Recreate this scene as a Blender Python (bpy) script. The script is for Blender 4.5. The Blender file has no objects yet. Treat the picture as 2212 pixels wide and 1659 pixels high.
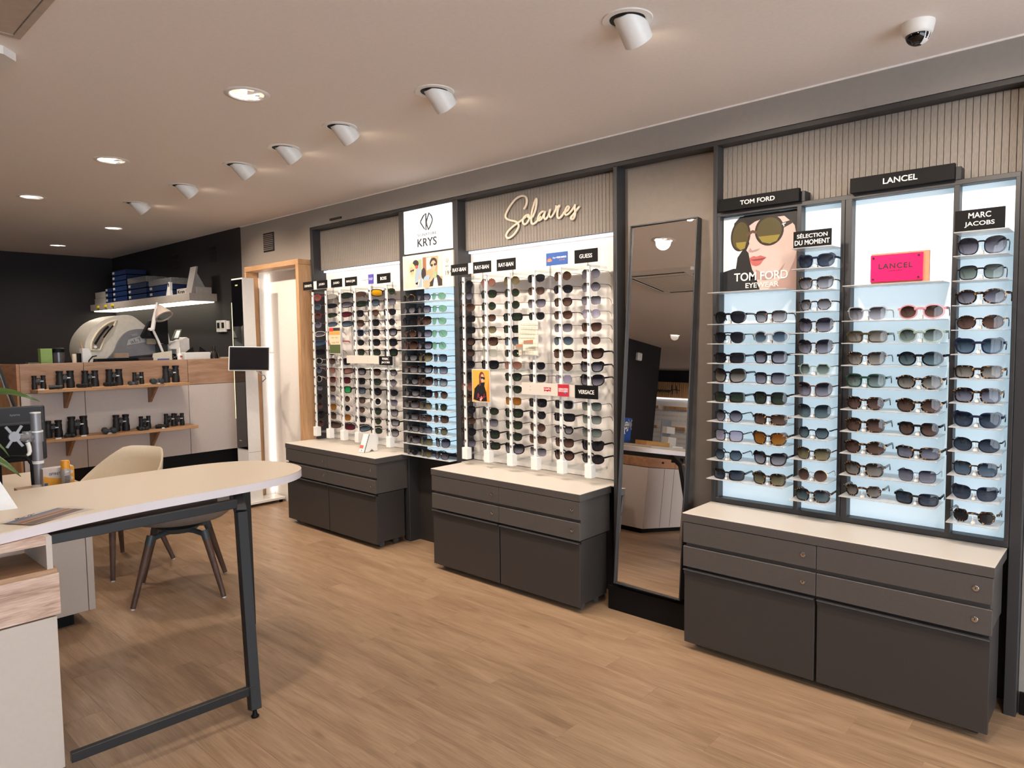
import bpy, bmesh, math, random
from mathutils import Vector, Matrix
random.seed(7)
S = bpy.context.scene
C = S.collection
PI = math.pi

# ------------------------------------------------------------------ camera, world, lights, exposure
cam_d = bpy.data.cameras.new('camera')
cam_d.sensor_width = 36.0
cam_d.lens = 1500.05 / 2212 * 36.0
cam_d.clip_start = 0.05
cam_d.clip_end = 60
cam = bpy.data.objects.new('camera', cam_d)
C.objects.link(cam)
def cam_matrix(yaw, pitch, roll, loc):
    f = Vector((-math.sin(yaw) * math.cos(pitch), math.cos(yaw) * math.cos(pitch), math.sin(pitch)))
    r = Vector((math.cos(yaw), math.sin(yaw), 0))
    u = r.cross(f)
    c, s = math.cos(roll), math.sin(roll)
    r2 = c * r + s * u
    u2 = -s * r + c * u
    m = Matrix((r2, u2, -f)).transposed().to_4x4()
    m.translation = loc
    return m
cam.matrix_world = cam_matrix(0.738272881, -0.0648219856, -0.0123824893, Vector((0, 0, 1.5)))
S.camera = cam

W = bpy.data.worlds.new('world')
S.world = W
W.use_nodes = True
W.node_tree.nodes['Background'].inputs[0].default_value = (0.80, 0.89, 1.0, 1)      # overcast daylight outside the shop window
W.node_tree.nodes['Background'].inputs[1].default_value = 7.0

S.view_settings.view_transform = 'Standard'
S.view_settings.look = 'None'
S.view_settings.gamma = 1.0
S.view_settings.use_curve_mapping = False
S.view_settings.exposure = 0.14
S.cycles.max_bounces = 7
S.cycles.diffuse_bounces = 4
S.cycles.glossy_bounces = 4
S.cycles.transmission_bounces = 4
S.cycles.transparent_max_bounces = 16
S.cycles.caustics_reflective = False
S.cycles.caustics_refractive = False
S.cycles.sample_clamp_indirect = 6.0

CEIL = 2.605
SPOT_X = [-0.45, -1.37, -2.38, -3.117, -3.677, -4.229, -5.052, -5.927]
SPOT_Y = 2.125
DOWN = [(-3.003, 1.566), (-4.647, 1.543), (-7.336, 2.427), (-9.014, 2.4), (-5.46, -2.8), (-1.4, 1.55), (0.2, 1.55), (1.8, 1.5), (-0.6, -1.2), (1.0, -1.2), (-1.4, -3.2), (-6.2, 1.5), (-6.6, -1.2), (-6.9, -6.2)]  # entries after the mirrored-room one are extra downlights added for general fill
WARM = (1.0, 0.86, 0.72)
E_SPOT, E_DOWN, E_DISC, E_PANEL, E_LED = 52.0, 56.0, 34.0, 0.52, 1.6

def lamp(name, kind, loc, energy, color, **k):
    d = bpy.data.lights.new(name, kind)
    d.energy = energy
    d.color = color
    for a, b in k.items():
        setattr(d, a, b)
    o = bpy.data.objects.new(name, d)
    C.objects.link(o)
    o.location = loc
    return o
for i, x in enumerate(SPOT_X):
    l = lamp('spot_light', 'SPOT', (x, SPOT_Y + 0.105, CEIL - 0.085), E_SPOT, WARM, spot_size=math.radians(104), spot_blend=0.75, shadow_soft_size=0.03)
    l.rotation_euler = Vector((0.0, 0.64, -0.77)).to_track_quat('-Z', 'Y').to_euler()
for x, y in DOWN:
    l = lamp('down_light', 'SPOT', (x, y, CEIL - 0.02), E_DOWN, (1.0, 0.90, 0.80), spot_size=math.radians(165), spot_blend=1.0, shadow_soft_size=0.06)

pl_ = lamp('window_portal', 'AREA', (3.22, -0.4, 1.3), 1.0, (1, 1, 1), shape='RECTANGLE', size=2.3, size_y=6.0)
pl_.rotation_euler = Vector((-1, 0, 0)).to_track_quat('-Z', 'Y').to_euler()
pl_.data.cycles.is_portal = True

# ------------------------------------------------------------------ materials
def lin(c):
    return tuple(((v / 12.92) if v <= 0.04045 else ((v + 0.055) / 1.055) ** 2.4) for v in c)
def rgb(h):
    return lin(tuple(int(h[i:i + 2], 16) / 255 for i in (0, 2, 4)))
MATS = {}
def mat(name, col, rough=0.5, metal=0.0, spec=0.5, var=0.06, scale=30.0, bump=0.0, emit=None, estr=0.0, coat=0.0, stretch=None, coords='Object'):
    """principled with a gentle procedural noise on colour and (if asked) relief"""
    if name in MATS:
        return MATS[name]
    if isinstance(col, str):
        col = rgb(col)
    m = bpy.data.materials.new(name)
    m.use_nodes = True
    nt = m.node_tree
    b = nt.nodes['Principled BSDF']
    b.inputs['Roughness'].default_value = rough
    b.inputs['Metallic'].default_value = metal
    b.inputs['Specular IOR Level'].default_value = spec
    b.inputs['Coat Weight'].default_value = coat
    tc = nt.nodes.new('ShaderNodeTexCoord')
    mp = nt.nodes.new('ShaderNodeMapping')
    if stretch:
        mp.inputs['Scale'].default_value = stretch
    nt.links.new(tc.outputs[coords], mp.inputs[0])
    n = nt.nodes.new('ShaderNodeTexNoise')
    n.inputs['Scale'].default_value = scale
    n.inputs['Detail'].default_value = 3
    nt.links.new(mp.outputs[0], n.inputs['Vector'])
    r = nt.nodes.new('ShaderNodeValToRGB')
    r.color_ramp.elements[0].position = 0.3
    r.color_ramp.elements[1].position = 0.7
    r.color_ramp.elements[0].color = tuple(v * (1 - var) for v in col) + (1,)
    r.color_ramp.elements[1].color = tuple(min(1, v * (1 + var)) for v in col) + (1,)
    nt.links.new(n.outputs['Fac'], r.inputs[0])
    nt.links.new(r.outputs[0], b.inputs['Base Color'])
    if bump:
        bp = nt.nodes.new('ShaderNodeBump')
        bp.inputs['Strength'].default_value = bump
        bp.inputs['Distance'].default_value = 0.002
        nt.links.new(n.outputs['Fac'], bp.inputs['Height'])
        nt.links.new(bp.outputs[0], b.inputs['Normal'])
    if emit is not None:
        b.inputs['Emission Color'].default_value = tuple(emit) + (1,)
        b.inputs['Emission Strength'].default_value = estr
    MATS[name] = m
    return m
def wood(name, dark, mid, light, axis=0, rough=0.45, freq=1.0, rand=0.0, knots=True, bump=0.15, world=False):
    """timber: long grain along axis, per-object shift through Object Info random"""
    if name in MATS:
        return MATS[name]
    m = bpy.data.materials.new(name)
    m.use_nodes = True
    nt = m.node_tree
    L = nt.links.new
    b = nt.nodes['Principled BSDF']
    b.inputs['Roughness'].default_value = rough
    b.inputs['Specular IOR Level'].default_value = 0.35
    tc = nt.nodes.new('ShaderNodeTexCoord')
    oi = nt.nodes.new('ShaderNodeObjectInfo')
    add = nt.nodes.new('ShaderNodeVectorMath')
    add.operation = 'MULTIPLY_ADD'
    cx = nt.nodes.new('ShaderNodeCombineXYZ')
    L(oi.outputs['Random'], cx.inputs[0]); L(oi.outputs['Random'], cx.inputs[1]); L(oi.outputs['Random'], cx.inputs[2])
    L(cx.outputs[0], add.inputs[0])
    add.inputs[1].default_value = (37.0, 23.0, 11.0)
    L(tc.outputs['Object'], add.inputs[2])
    def mapping(s):
        mp = nt.nodes.new('ShaderNodeMapping')
        sc = [s[1]] * 3
        sc[axis] = s[0]
        mp.inputs['Scale'].default_value = sc
        L(add.outputs[0], mp.inputs[0])
        return mp
    n1 = nt.nodes.new('ShaderNodeTexNoise')
    n1.inputs['Scale'].default_value = 1.0
    n1.inputs['Detail'].default_value = 5
    n1.inputs['Roughness'].default_value = 0.6
    n1.inputs['Distortion'].default_value = 0.8
    L(mapping((1.6 * freq, 14 * freq)).outputs[0], n1.inputs['Vector'])
    n2 = nt.nodes.new('ShaderNodeTexNoise')
    n2.inputs['Scale'].default_value = 1.0
    n2.inputs['Detail'].default_value = 4
    L(mapping((9 * freq, 170 * freq)).outputs[0], n2.inputs['Vector'])
    mix = nt.nodes.new('ShaderNodeMath')
    mix.operation = 'MULTIPLY_ADD'
    L(n2.outputs['Fac'], mix.inputs[0])
    mix.inputs[1].default_value = 0.35
    m2 = nt.nodes.new('ShaderNodeMath')
    m2.operation = 'MULTIPLY'
    L(n1.outputs['Fac'], m2.inputs[0])
    m2.inputs[1].default_value = 0.65
    L(m2.outputs[0], mix.inputs[2])
    r = nt.nodes.new('ShaderNodeValToRGB')
    e = r.color_ramp.elements
    e[0].position = 0.34; e[0].color = rgb(dark) + (1,)
    e[1].position = 0.66; e[1].color = rgb(light) + (1,)
    k = e.new(0.5); k.color = rgb(mid) + (1,)
    L(mix.outputs[0], r.inputs[0])
    out = r.outputs[0]
    if knots:
        v = nt.nodes.new('ShaderNodeTexVoronoi')
        v.inputs['Scale'].default_value = 1.0
        L(mapping((2.2, 7)).outputs[0], v.inputs['Vector'])
        kr = nt.nodes.new('ShaderNodeValToRGB')
        kr.color_ramp.elements[0].position = 0.02; kr.color_ramp.elements[0].color = (0.55, 0.5, 0.45, 1)
        kr.color_ramp.elements[1].position = 0.13; kr.color_ramp.elements[1].color = (1, 1, 1, 1)
        L(v.outputs['Distance'], kr.inputs[0])
        mm = nt.nodes.new('ShaderNodeMix')
        mm.data_type = 'RGBA'; mm.blend_type = 'MULTIPLY'
        mm.inputs[0].default_value = 0.75
        L(out, mm.inputs[6]); L(kr.outputs[0], mm.inputs[7])
        out = mm.outputs[2]
    if rand:
        hv = nt.nodes.new('ShaderNodeHueSaturation')
        mr = nt.nodes.new('ShaderNodeMapRange')
        mr.inputs[3].default_value = 1 - rand
        mr.inputs[4].default_value = 1 + rand
        L(oi.outputs['Random'], mr.inputs[0])
        L(mr.outputs[0], hv.inputs['Value'])
        L(out, hv.inputs['Color'])
        out = hv.outputs[0]
    L(out, b.inputs['Base Color'])
    if bump:
        bp = nt.nodes.new('ShaderNodeBump')
        bp.inputs['Strength'].default_value = bump
        bp.inputs['Distance'].default_value = 0.001
        L(n2.outputs['Fac'], bp.inputs['Height'])
        L(bp.outputs[0], b.inputs['Normal'])
    MATS[name] = m
    return m
def emit(name, col, strength):
    if name in MATS:
        return MATS[name]
    m = bpy.data.materials.new(name)
    m.use_nodes = True
    nt = m.node_tree
    b = nt.nodes['Principled BSDF']
    b.inputs['Base Color'].default_value = (0.8, 0.8, 0.8, 1)
    b.inputs['Roughness'].default_value = 0.4
    b.inputs['Emission Color'].default_value = tuple(col) + (1,)
    b.inputs['Emission Strength'].default_value = strength
    n = nt.nodes.new('ShaderNodeTexNoise')
    n.inputs['Scale'].default_value = 3.0
    MATS[name] = m
    return m
def lens_mat(name, top, bot, trans=0.5, z0=0.008, z1=0.045):
    """tinted sunglass lens: transparent tint (gradient over the lens height) under a clear glossy coat"""
    if name in MATS:
        return MATS[name]
    m = bpy.data.materials.new(name)
    m.use_nodes = True
    nt = m.node_tree
    L = nt.links.new
    nt.nodes.remove(nt.nodes['Principled BSDF'])
    out = [n for n in nt.nodes if n.type == 'OUTPUT_MATERIAL'][0]
    tc = nt.nodes.new('ShaderNodeTexCoord')
    sep = nt.nodes.new('ShaderNodeSeparateXYZ')
    L(tc.outputs['Object'], sep.inputs[0])
    mr = nt.nodes.new('ShaderNodeMapRange')
    mr.inputs[1].default_value = z0
    mr.inputs[2].default_value = z1
    L(sep.outputs[2], mr.inputs[0])
    r = nt.nodes.new('ShaderNodeValToRGB')
    r.color_ramp.elements[0].color = rgb(bot) + (1,)
    r.color_ramp.elements[1].color = rgb(top) + (1,)
    L(mr.outputs[0], r.inputs[0])
    tr = nt.nodes.new('ShaderNodeBsdfTransparent')
    L(r.outputs[0], tr.inputs[0])
    df = nt.nodes.new('ShaderNodeBsdfDiffuse')
    L(r.outputs[0], df.inputs[0])
    m1 = nt.nodes.new('ShaderNodeMixShader')
    m1.inputs[0].default_value = 1 - trans
    L(tr.outputs[0], m1.inputs[1]); L(df.outputs[0], m1.inputs[2])
    gl = nt.nodes.new('ShaderNodeBsdfGlossy')
    gl.inputs['Roughness'].default_value = 0.04
    fr = nt.nodes.new('ShaderNodeFresnel')
    fr.inputs[0].default_value = 1.5
    m2 = nt.nodes.new('ShaderNodeMixShader')
    L(fr.outputs[0], m2.inputs[0]); L(m1.outputs[0], m2.inputs[1]); L(gl.outputs[0], m2.inputs[2])
    L(m2.outputs[0], out.inputs[0])
    MATS[name] = m
    return m
def clear_mat(name, tint=(0.93, 0.95, 0.95), mixv=0.1):
    if name in MATS:
        return MATS[name]
    m = bpy.data.materials.new(name)
    m.use_nodes = True
    nt = m.node_tree
    L = nt.links.new
    nt.nodes.remove(nt.nodes['Principled BSDF'])
    out = [n for n in nt.nodes if n.type == 'OUTPUT_MATERIAL'][0]
    tr = nt.nodes.new('ShaderNodeBsdfTransparent')
    tr.inputs[0].default_value = tint + (1,)
    gl = nt.nodes.new('ShaderNodeBsdfGlossy')
    gl.inputs['Roughness'].default_value = 0.08
    df = nt.nodes.new('ShaderNodeBsdfDiffuse')
    df.inputs[0].default_value = tint + (1,)
    mx = nt.nodes.new('ShaderNodeMixShader')
    mx.inputs[0].default_value = 0.5
    L(gl.outputs[0], mx.inputs[1]); L(df.outputs[0], mx.inputs[2])
    m2 = nt.nodes.new('ShaderNodeMixShader')
    m2.inputs[0].default_value = mixv
    L(tr.outputs[0], m2.inputs[1]); L(mx.outputs[0], m2.inputs[2])
    L(m2.outputs[0], out.inputs[0])
    MATS[name] = m
    return m

M_CEIL = mat('ceiling_paint', 'F0E8E2', 0.9, var=0.02, scale=60, bump=0.05)
M_GREY = mat('grey_wall_paint', '938D88', 0.85, var=0.03, scale=40, bump=0.05)
M_DARKW = mat('dark_wall_paint', '221D1E', 0.8, var=0.05, scale=30, bump=0.05)
M_BEIGE = mat('beige_wall_paint', '978C83', 0.85, var=0.03, scale=40)
M_WHITEW = mat('white_wall_paint', 'EDE6DE', 0.75, var=0.02, scale=40)
M_LAM = mat('grey_laminate', '4C4744', 0.42, var=0.05, scale=120, bump=0.04)
M_LAMD = mat('dark_grey_laminate', '332F2D', 0.5, var=0.05, scale=120, bump=0.04)
M_FRAME = mat('frame_grey_metal', '333233', 0.45, var=0.04, scale=80)
M_BLACK = mat('black_matt', '0A090A', 0.6, spec=0.2, var=0.1, scale=60)
M_SOFTBLK = mat('soft_black', '17161A', 0.5, var=0.1, scale=60)
M_TOP = mat('white_laminate', 'CFC6BB', 0.4, var=0.02, scale=200)
M_WHITE = mat('white_plastic', 'EAE7E2', 0.35, var=0.02, scale=60)
M_PANELW = mat('rack_panel_white', 'F0EAE4', 0.5, var=0.02, scale=60)
M_ACRYL = clear_mat('clear_acrylic')
M_SHELF = clear_mat('frosted_shelf', (0.97, 0.96, 0.95), 0.72)
M_CHROME = mat('chrome', 'C8C6C4', 0.18, metal=1.0, var=0.03)
M_STEEL = mat('brushed_steel', '9A9A9C', 0.35, metal=1.0, var=0.05, scale=200)
M_ALU = mat('grey_aluminium_paint', '8C8C90', 0.4, metal=0.4, var=0.04)
M_SLAT = mat('grey_stained_slat', '857C74', 0.6, var=0.14, scale=6, stretch=(30, 30, 2), bump=0.1)
M_FLOOR = wood('oak_plank', '83684F', '9A7D62', 'AC8F73', axis=0, rough=0.42, rand=0.05)
M_OAK = wood('counter_oak', '98745C', 'B08C72', 'BE9C84', axis=1, rough=0.5, freq=1.2)
M_OAKX = wood('portal_oak', '9C7450', 'B88E66', 'C9A27C', axis=2, rough=0.5, knots=False)
M_OAKP = wood('pale_drawer_oak', '9C7C6A', 'C3A592', 'DCC3B3', axis=1, rough=0.55, freq=2.2, knots=False, bump=0.4)
M_WALNUT = wood('dark_beech_leg', '46342C', '584238', '685044', axis=2, rough=0.5, freq=2, knots=False)
M_PANEL = emit('backlit_panel', (0.60, 0.85, 1.0), E_PANEL)
M_LIGHTBOX = emit('backlit_sign_face', (0.93, 0.96, 1.0), 0.72)
M_LED = emit('led_strip_cool', (0.85, 0.88, 1.0), E_LED)
M_LEDW = emit('led_strip_warm', (1.0, 0.93, 0.72), 4.0)
M_LEDY = emit('led_strip_lime', (0.93, 0.85, 0.3), 1.2)
M_DISC = emit('lamp_disc', (1.0, 0.82, 0.62), E_DISC)
M_LETTER = mat('white_lettering', 'EFE9E2', 0.5, var=0.01)
M_INK = mat('dark_lettering', '26262A', 0.5, var=0.02)
M_CREAM = mat('cream_shell', 'D9C8AE', 0.5, var=0.02, scale=50)
M_BEIGEP = mat('beige_panel', 'CFC3BC', 0.55, var=0.02, scale=60)
M_PED = mat('pedestal_white', 'BFB3A8', 0.5, var=0.02, scale=60)
m = bpy.data.materials.new('mirror_glass'); m.use_nodes = True
b_ = m.node_tree.nodes['Principled BSDF']
b_.inputs['Metallic'].default_value = 1.0; b_.inputs['Roughness'].default_value = 0.0
b_.inputs['Base Color'].default_value = (0.80, 0.76, 0.72, 1)
m.node_tree.nodes.new('ShaderNodeTexNoise')
M_MIRROR = m

# ------------------------------------------------------------------ mesh helpers
def wloc(o):
    v = Vector((0, 0, 0))
    while o is not None:
        v += o.location
        o = o.parent
    return v
class MB:
    def __init__(s):
        s.v, s.f, s.m = [], [], []
        s.mi = 0
    def add(s, vs, fs):
        b = len(s.v)
        s.v += [Vector(p) for p in vs]
        s.f += [tuple(i + b for i in f) for f in fs]
        s.m += [s.mi] * len(fs)
        return s
    def box(s, x0, x1, y0, y1, z0, z1, c=0.0, M=None):
        x0, x1 = min(x0, x1), max(x0, x1); y0, y1 = min(y0, y1), max(y0, y1); z0, z1 = min(z0, z1), max(z0, z1)
        if c <= 0:
            vs = [(x, y, z) for x in (x0, x1) for y in (y0, y1) for z in (z0, z1)]
            fs = [(0, 1, 3, 2), (4, 6, 7, 5), (0, 4, 5, 1), (2, 3, 7, 6), (0, 2, 6, 4), (1, 5, 7, 3)]
        else:
            c = min(c, (x1 - x0) * .45, (y1 - y0) * .45, (z1 - z0) * .45)
            vs, idx = [], {}
            X, Y, Z = (x0, x1), (y0, y1), (z0, z1)
            for i in (0, 1):
                for j in (0, 1):
                    for k in (0, 1):
                        sx, sy, sz = (c if i == 0 else -c), (c if j == 0 else -c), (c if k == 0 else -c)
                        idx[(i, j, k, 0)] = len(vs); vs.append((X[i], Y[j] + sy, Z[k] + sz))
                        idx[(i, j, k, 1)] = len(vs); vs.append((X[i] + sx, Y[j], Z[k] + sz))
                        idx[(i, j, k, 2)] = len(vs); vs.append((X[i] + sx, Y[j] + sy, Z[k]))
            fs = []
            def q(*a): fs.append(tuple(idx[t] for t in a))
            for i in (0, 1):
                o = [(0, 0), (1, 0), (1, 1), (0, 1)]
                if i == 0: o = o[::-1]
                q(*[(i, j, k, 0) for j, k in o])
                q(*[(k, i, j, 1) for j, k in o])
                q(*[(j, k, i, 2) for j, k in o])
            for i in (0, 1):
                for j in (0, 1):
                    q((i, j, 0, 0), (i, j, 1, 0), (i, j, 1, 1), (i, j, 0, 1))
                    q((i, 0, j, 0), (i, 1, j, 0), (i, 1, j, 2), (i, 0, j, 2))
                    q((0, i, j, 1), (1, i, j, 1), (1, i, j, 2), (0, i, j, 2))
                    for k in (0, 1):
                        q((i, j, k, 0), (i, j, k, 1), (i, j, k, 2))
        if M is not None:
            vs = [M @ Vector(p) for p in vs]
        return s.add(vs, fs)
    def lathe(s, prof, n=20, M=None, cap=True):
        """prof: list of (radius, height) about Z"""
        vs, fs = [], []
        for r, z in prof:
            for i in range(n):
                a = 2 * PI * i / n
                vs.append((r * math.cos(a), r * math.sin(a), z))
        for j in range(len(prof) - 1):
            for i in range(n):
                k = (i + 1) % n
                fs.append((j * n + i, j * n + k, (j + 1) * n + k, (j + 1) * n + i))
        if cap:
            fs.append(tuple(range(n - 1, -1, -1)))
            fs.append(tuple(range((len(prof) - 1) * n, len(prof) * n)))
        if M is not None:
            vs = [M @ Vector(p) for p in vs]
        return s.add(vs, fs)
    def cyl(s, p0, p1, r0, r1=None, n=16, cap=True):
        p0, p1 = Vector(p0), Vector(p1)
        d = p1 - p0
        M = Matrix.Translation(p0) @ d.to_track_quat('Z', 'Y').to_matrix().to_4x4()
        return s.lathe([(r0, 0), (r0 if r1 is None else r1, d.length)], n, M, cap)
    def tube(s, pts, r, n=8, closed=False):
        pts = [Vector(p) for p in pts]
        N = len(pts)
        vs, fs = [], []
        up = None
        for i, p in enumerate(pts):
            a = pts[i - 1] if (i > 0 or closed) else p
            b = pts[(i + 1) % N] if (i < N - 1 or closed) else p
            t = (b - a).normalized()
            if up is None:
                up = t.orthogonal().normalized()
            up = (up - t * up.dot(t))
            up = up.normalized() if up.length > 1e-6 else t.orthogonal().normalized()
            sd = t.cross(up)
            rr = r[i] if isinstance(r, (list, tuple)) else r
            for k in range(n):
                ang = 2 * PI * k / n
                vs.append(p + (up * math.cos(ang) + sd * math.sin(ang)) * rr)
        for i in range(N if closed else N - 1):
            j = (i + 1) % N
            for k in range(n):
                l = (k + 1) % n
                fs.append((i * n + k, i * n + l, j * n + l, j * n + k))
        if not closed:
            fs.append(tuple(range(n - 1, -1, -1)))
            fs.append(tuple(range((N - 1) * n, N * n)))
        return s.add(vs, fs)
    def prism(s, poly, d0, d1, plane='xz', M=None):
        """extrude a 2D polygon; plane xz: depth along y; xy: along z; yz: along x"""
        n = len(poly)
        def P(a, b, d):
            return (a, d, b) if plane == 'xz' else ((a, b, d) if plane == 'xy' else (d, a, b))
        vs = [P(a, b, d0) for a, b in poly] + [P(a, b, d1) for a, b in poly]
        fs = [tuple(range(n)), tuple(range(2 * n - 1, n - 1, -1))]
        for i in range(n):
            j = (i + 1) % n
            fs.append((i, i + n, j + n, j))
        if M is not None:
            vs = [M @ Vector(p) for p in vs]
        return s.add(vs, fs)
    def bar(s, p0, p1, w, h, up=(0, 0, 1), c=0.0):
        """rectangular bar between two points"""
        p0, p1 = Vector(p0), Vector(p1)
        t = (p1 - p0).normalized()
        u = Vector(up); u = (u - t * u.dot(t)).normalized()
        sd = t.cross(u)
        M = Matrix((sd, u, t)).transposed().to_4x4()
        M.translation = p0
        return s.box(-w / 2, w / 2, -h / 2, h / 2, 0, (p1 - p0).length, c, M)
    def mesh(s, name, mats, smooth=False, off=None):
        me = bpy.data.meshes.new(name)
        off = off or Vector((0, 0, 0))
        me.from_pydata([p - off for p in s.v], [], s.f)
        for m in (mats if isinstance(mats, (list, tuple)) else [mats]):
            me.materials.append(m)
        me.polygons.foreach_set('material_index', s.m)
        bm = bmesh.new(); bm.from_mesh(me)
        bmesh.ops.recalc_face_normals(bm, faces=bm.faces)
        bm.to_mesh(me); bm.free()
        if smooth:
            me.polygons.foreach_set('use_smooth', [True] * len(me.polygons))
            try:
                me.set_sharp_from_angle(angle=math.radians(smooth if smooth is not True else 40))
            except Exception:
                pass
        me.update()
        return me
    def build(s, name, mats, parent=None, smooth=False, local=False, base=None):
        if parent is not None:
            off = Vector((0, 0, 0)) if local else wloc(parent)
        else:
            if base is None:
                lo = [min(p[i] for p in s.v) for i in range(3)]; hi = [max(p[i] for p in s.v) for i in range(3)]
                base = Vector(((lo[0] + hi[0]) / 2, (lo[1] + hi[1]) / 2, lo[2]))
            off = Vector(base)
        me = s.mesh(name, mats, smooth, off)
        o = bpy.data.objects.new(name, me)
        C.objects.link(o)
        if parent is not None:
            o.parent = parent
        else:
            o.location = off
        return o
def tag(o, label, cat=None, group=None, kind=None):
    o['label'] = label
    if cat: o['category'] = cat
    if group: o['group'] = group
    if kind: o['kind'] = kind
    return o
def thing(name, label, cat, loc, rz=0.0, group=None, kind=None):
    o = bpy.data.objects.new(name, None)
    o.empty_display_size = 0.1
    C.objects.link(o)
    o.location = loc
    o.rotation_euler = (0, 0, rz)
    return tag(o, label, cat, group, kind)
def inst(name, me, parent, loc=(0, 0, 0), mats=None, rot=None, scale=None):
    """one more object on shared mesh data; materials on the object when given"""
    o = bpy.data.objects.new(name, me)
    C.objects.link(o)
    o.parent = parent
    o.location = loc
    if rot: o.rotation_euler = rot
    if scale: o.scale = scale
    if mats:
        for i, m in enumerate(mats):
            o.material_slots[i].link = 'OBJECT'
            o.material_slots[i].material = m
    return o
_txt = {}
def text_mesh(body, bold=0.0, depth=0.1, spacing=1.0):
    key = (body, bold, depth, spacing)
    if key in _txt:
        return _txt[key]
    cu = bpy.data.curves.new('lettering', 'FONT')
    cu.body = body
    cu.align_x = 'CENTER'
    cu.offset = bold
    cu.extrude = depth
    cu.space_character = spacing
    cu.space_line = 0.85
    cu.resolution_u = 4
    ob = bpy.data.objects.new('lettering_source', cu)
    C.objects.link(ob)
    dg = bpy.context.evaluated_depsgraph_get()
    me = bpy.data.meshes.new_from_object(ob.evaluated_get(dg))
    bpy.data.objects.remove(ob)
    bpy.data.curves.remove(cu)
    _txt[key] = me
    return me
def lettering(body, parent, center, w, h, m, bold=0.02, depth=0.002, normal='-y', name='lettering', spacing=1.0, tilt=None):
    """raised letters fitted into w x h at world centre, facing -y, +x or (tilt) any matrix"""
    src = text_mesh(body, bold, 0.05, spacing)
    me = src.copy()
    me.name = name
    xs = [v.co.x for v in me.vertices]; ys = [v.co.y for v in me.vertices]
    x0, x1, y0, y1 = min(xs), max(xs), min(ys), max(ys)
    off = wloc(parent) if parent is not None else Vector((0, 0, 0))
    cc = Vector(center)
    for v in me.vertices:
        a = ((v.co.x - x0) / (x1 - x0) - 0.5) * w
        b = ((v.co.y - y0) / (y1 - y0) - 0.5) * h
        d = v.co.z / 0.05 * depth
        if tilt is not None:
            v.co = tilt @ Vector((a, -d, b)) + cc - off
        elif normal == '-y':
            v.co = Vector((a, -d, b)) + cc - off
        elif normal == '+y':
            v.co = Vector((-a, d, b)) + cc - off
        elif normal == '+x':
            v.co = Vector((d, a, b)) + cc - off
        elif normal == '+z':
            v.co = Vector((a, b, d)) + cc - off
    me.materials.clear()
    me.materials.append(m)
    o = bpy.data.objects.new(name, me)
    C.objects.link(o)
    if parent is not None:
        o.parent = parent
    return o
def flat_print(name, parent, shapes, x0, x1, z0, z1, y, mats, step=0.0002):
    """printed picture: flat colour patches in unit coordinates (u right, v up), each a hair above the one below"""
    mb = MB()
    for i, (mi, poly) in enumerate(shapes):
        mb.mi = mi
        d = y - 0.0006 - i * step
        mb.add([(x0 + u * (x1 - x0), d, z0 + v * (z1 - z0)) for u, v in poly], [tuple(range(len(poly)))])
    me = mb.mesh(name, mats, False, wloc(parent))
    o = bpy.data.objects.new(name, me)
    C.objects.link(o)
    o.parent = parent
    return o
def ell(cx, cy, rx, ry, n=20, rot=0.0):
    c, s_ = math.cos(rot), math.sin(rot)
    out = []
    for i in range(n):
        a = 2 * PI * i / n
        x, y = rx * math.cos(a), ry * math.sin(a)
        out.append((cx + x * c - y * s_, cy + x * s_ + y * c))
    return out
ORD = ['zeroth', 'first', 'second', 'third', 'fourth', 'fifth', 'sixth', 'seventh', 'eighth', 'ninth', 'tenth', 'eleventh', 'twelfth', 'thirteenth', 'fourteenth', 'fifteenth']
# ------------------------------------------------------------------ room shell
def struct(name, mb, m, label, cat, smooth=False):
    o = mb.build(name, m, None, smooth)
    return tag(o, label, cat, None, 'structure')
XL, XR, YF, YW = -9.95, 3.2, -7.2, 3.40       # room limits; YW = main wall behind the displays
SF = 3.25                                      # bulkhead face
fl = thing('floor', 'warm oak plank floor running along the display wall', 'floor', (-4, 0, 0), kind='structure')
MB().box(XL, XR, YF, 3.6, -0.06, -0.012).build('subfloor', mat('subfloor', '4A3626', 0.8), fl)
PW, PL = 0.15, 1.25
plank = MB().box(0, PL, 0, PW, -0.012, 0.0, 0.0008).mesh('plank', [M_FLOOR])
rest = MB()
rnd = random.Random(3)
npl = 0
iy = 0
y = -8.2
rows = int((3.6 + 7.2) / PW)
for iy in range(rows):
    y = -7.2 + iy * PW
    x = -10.6 + rnd.random() * PL
    while x < XR:
        near = (x + PL > -7.2 and x < 0.1 and y > 0.25) and (y - 0.15 > -0.9 * (x + PL) * 0.15 - 0.4)
        if near and npl < 290 and x > XL and x + PL < XR:
            inst('plank', plank, fl, (x + 4, y, 0)); npl += 1
        else:
            rest.box(max(x, XL), min(x + PL, XR), y, y + PW, -0.012, 0.0)
        x += PL
o = rest.build('far_planks', M_FLOOR, fl)
o['kind'] = 'stuff'

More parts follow.
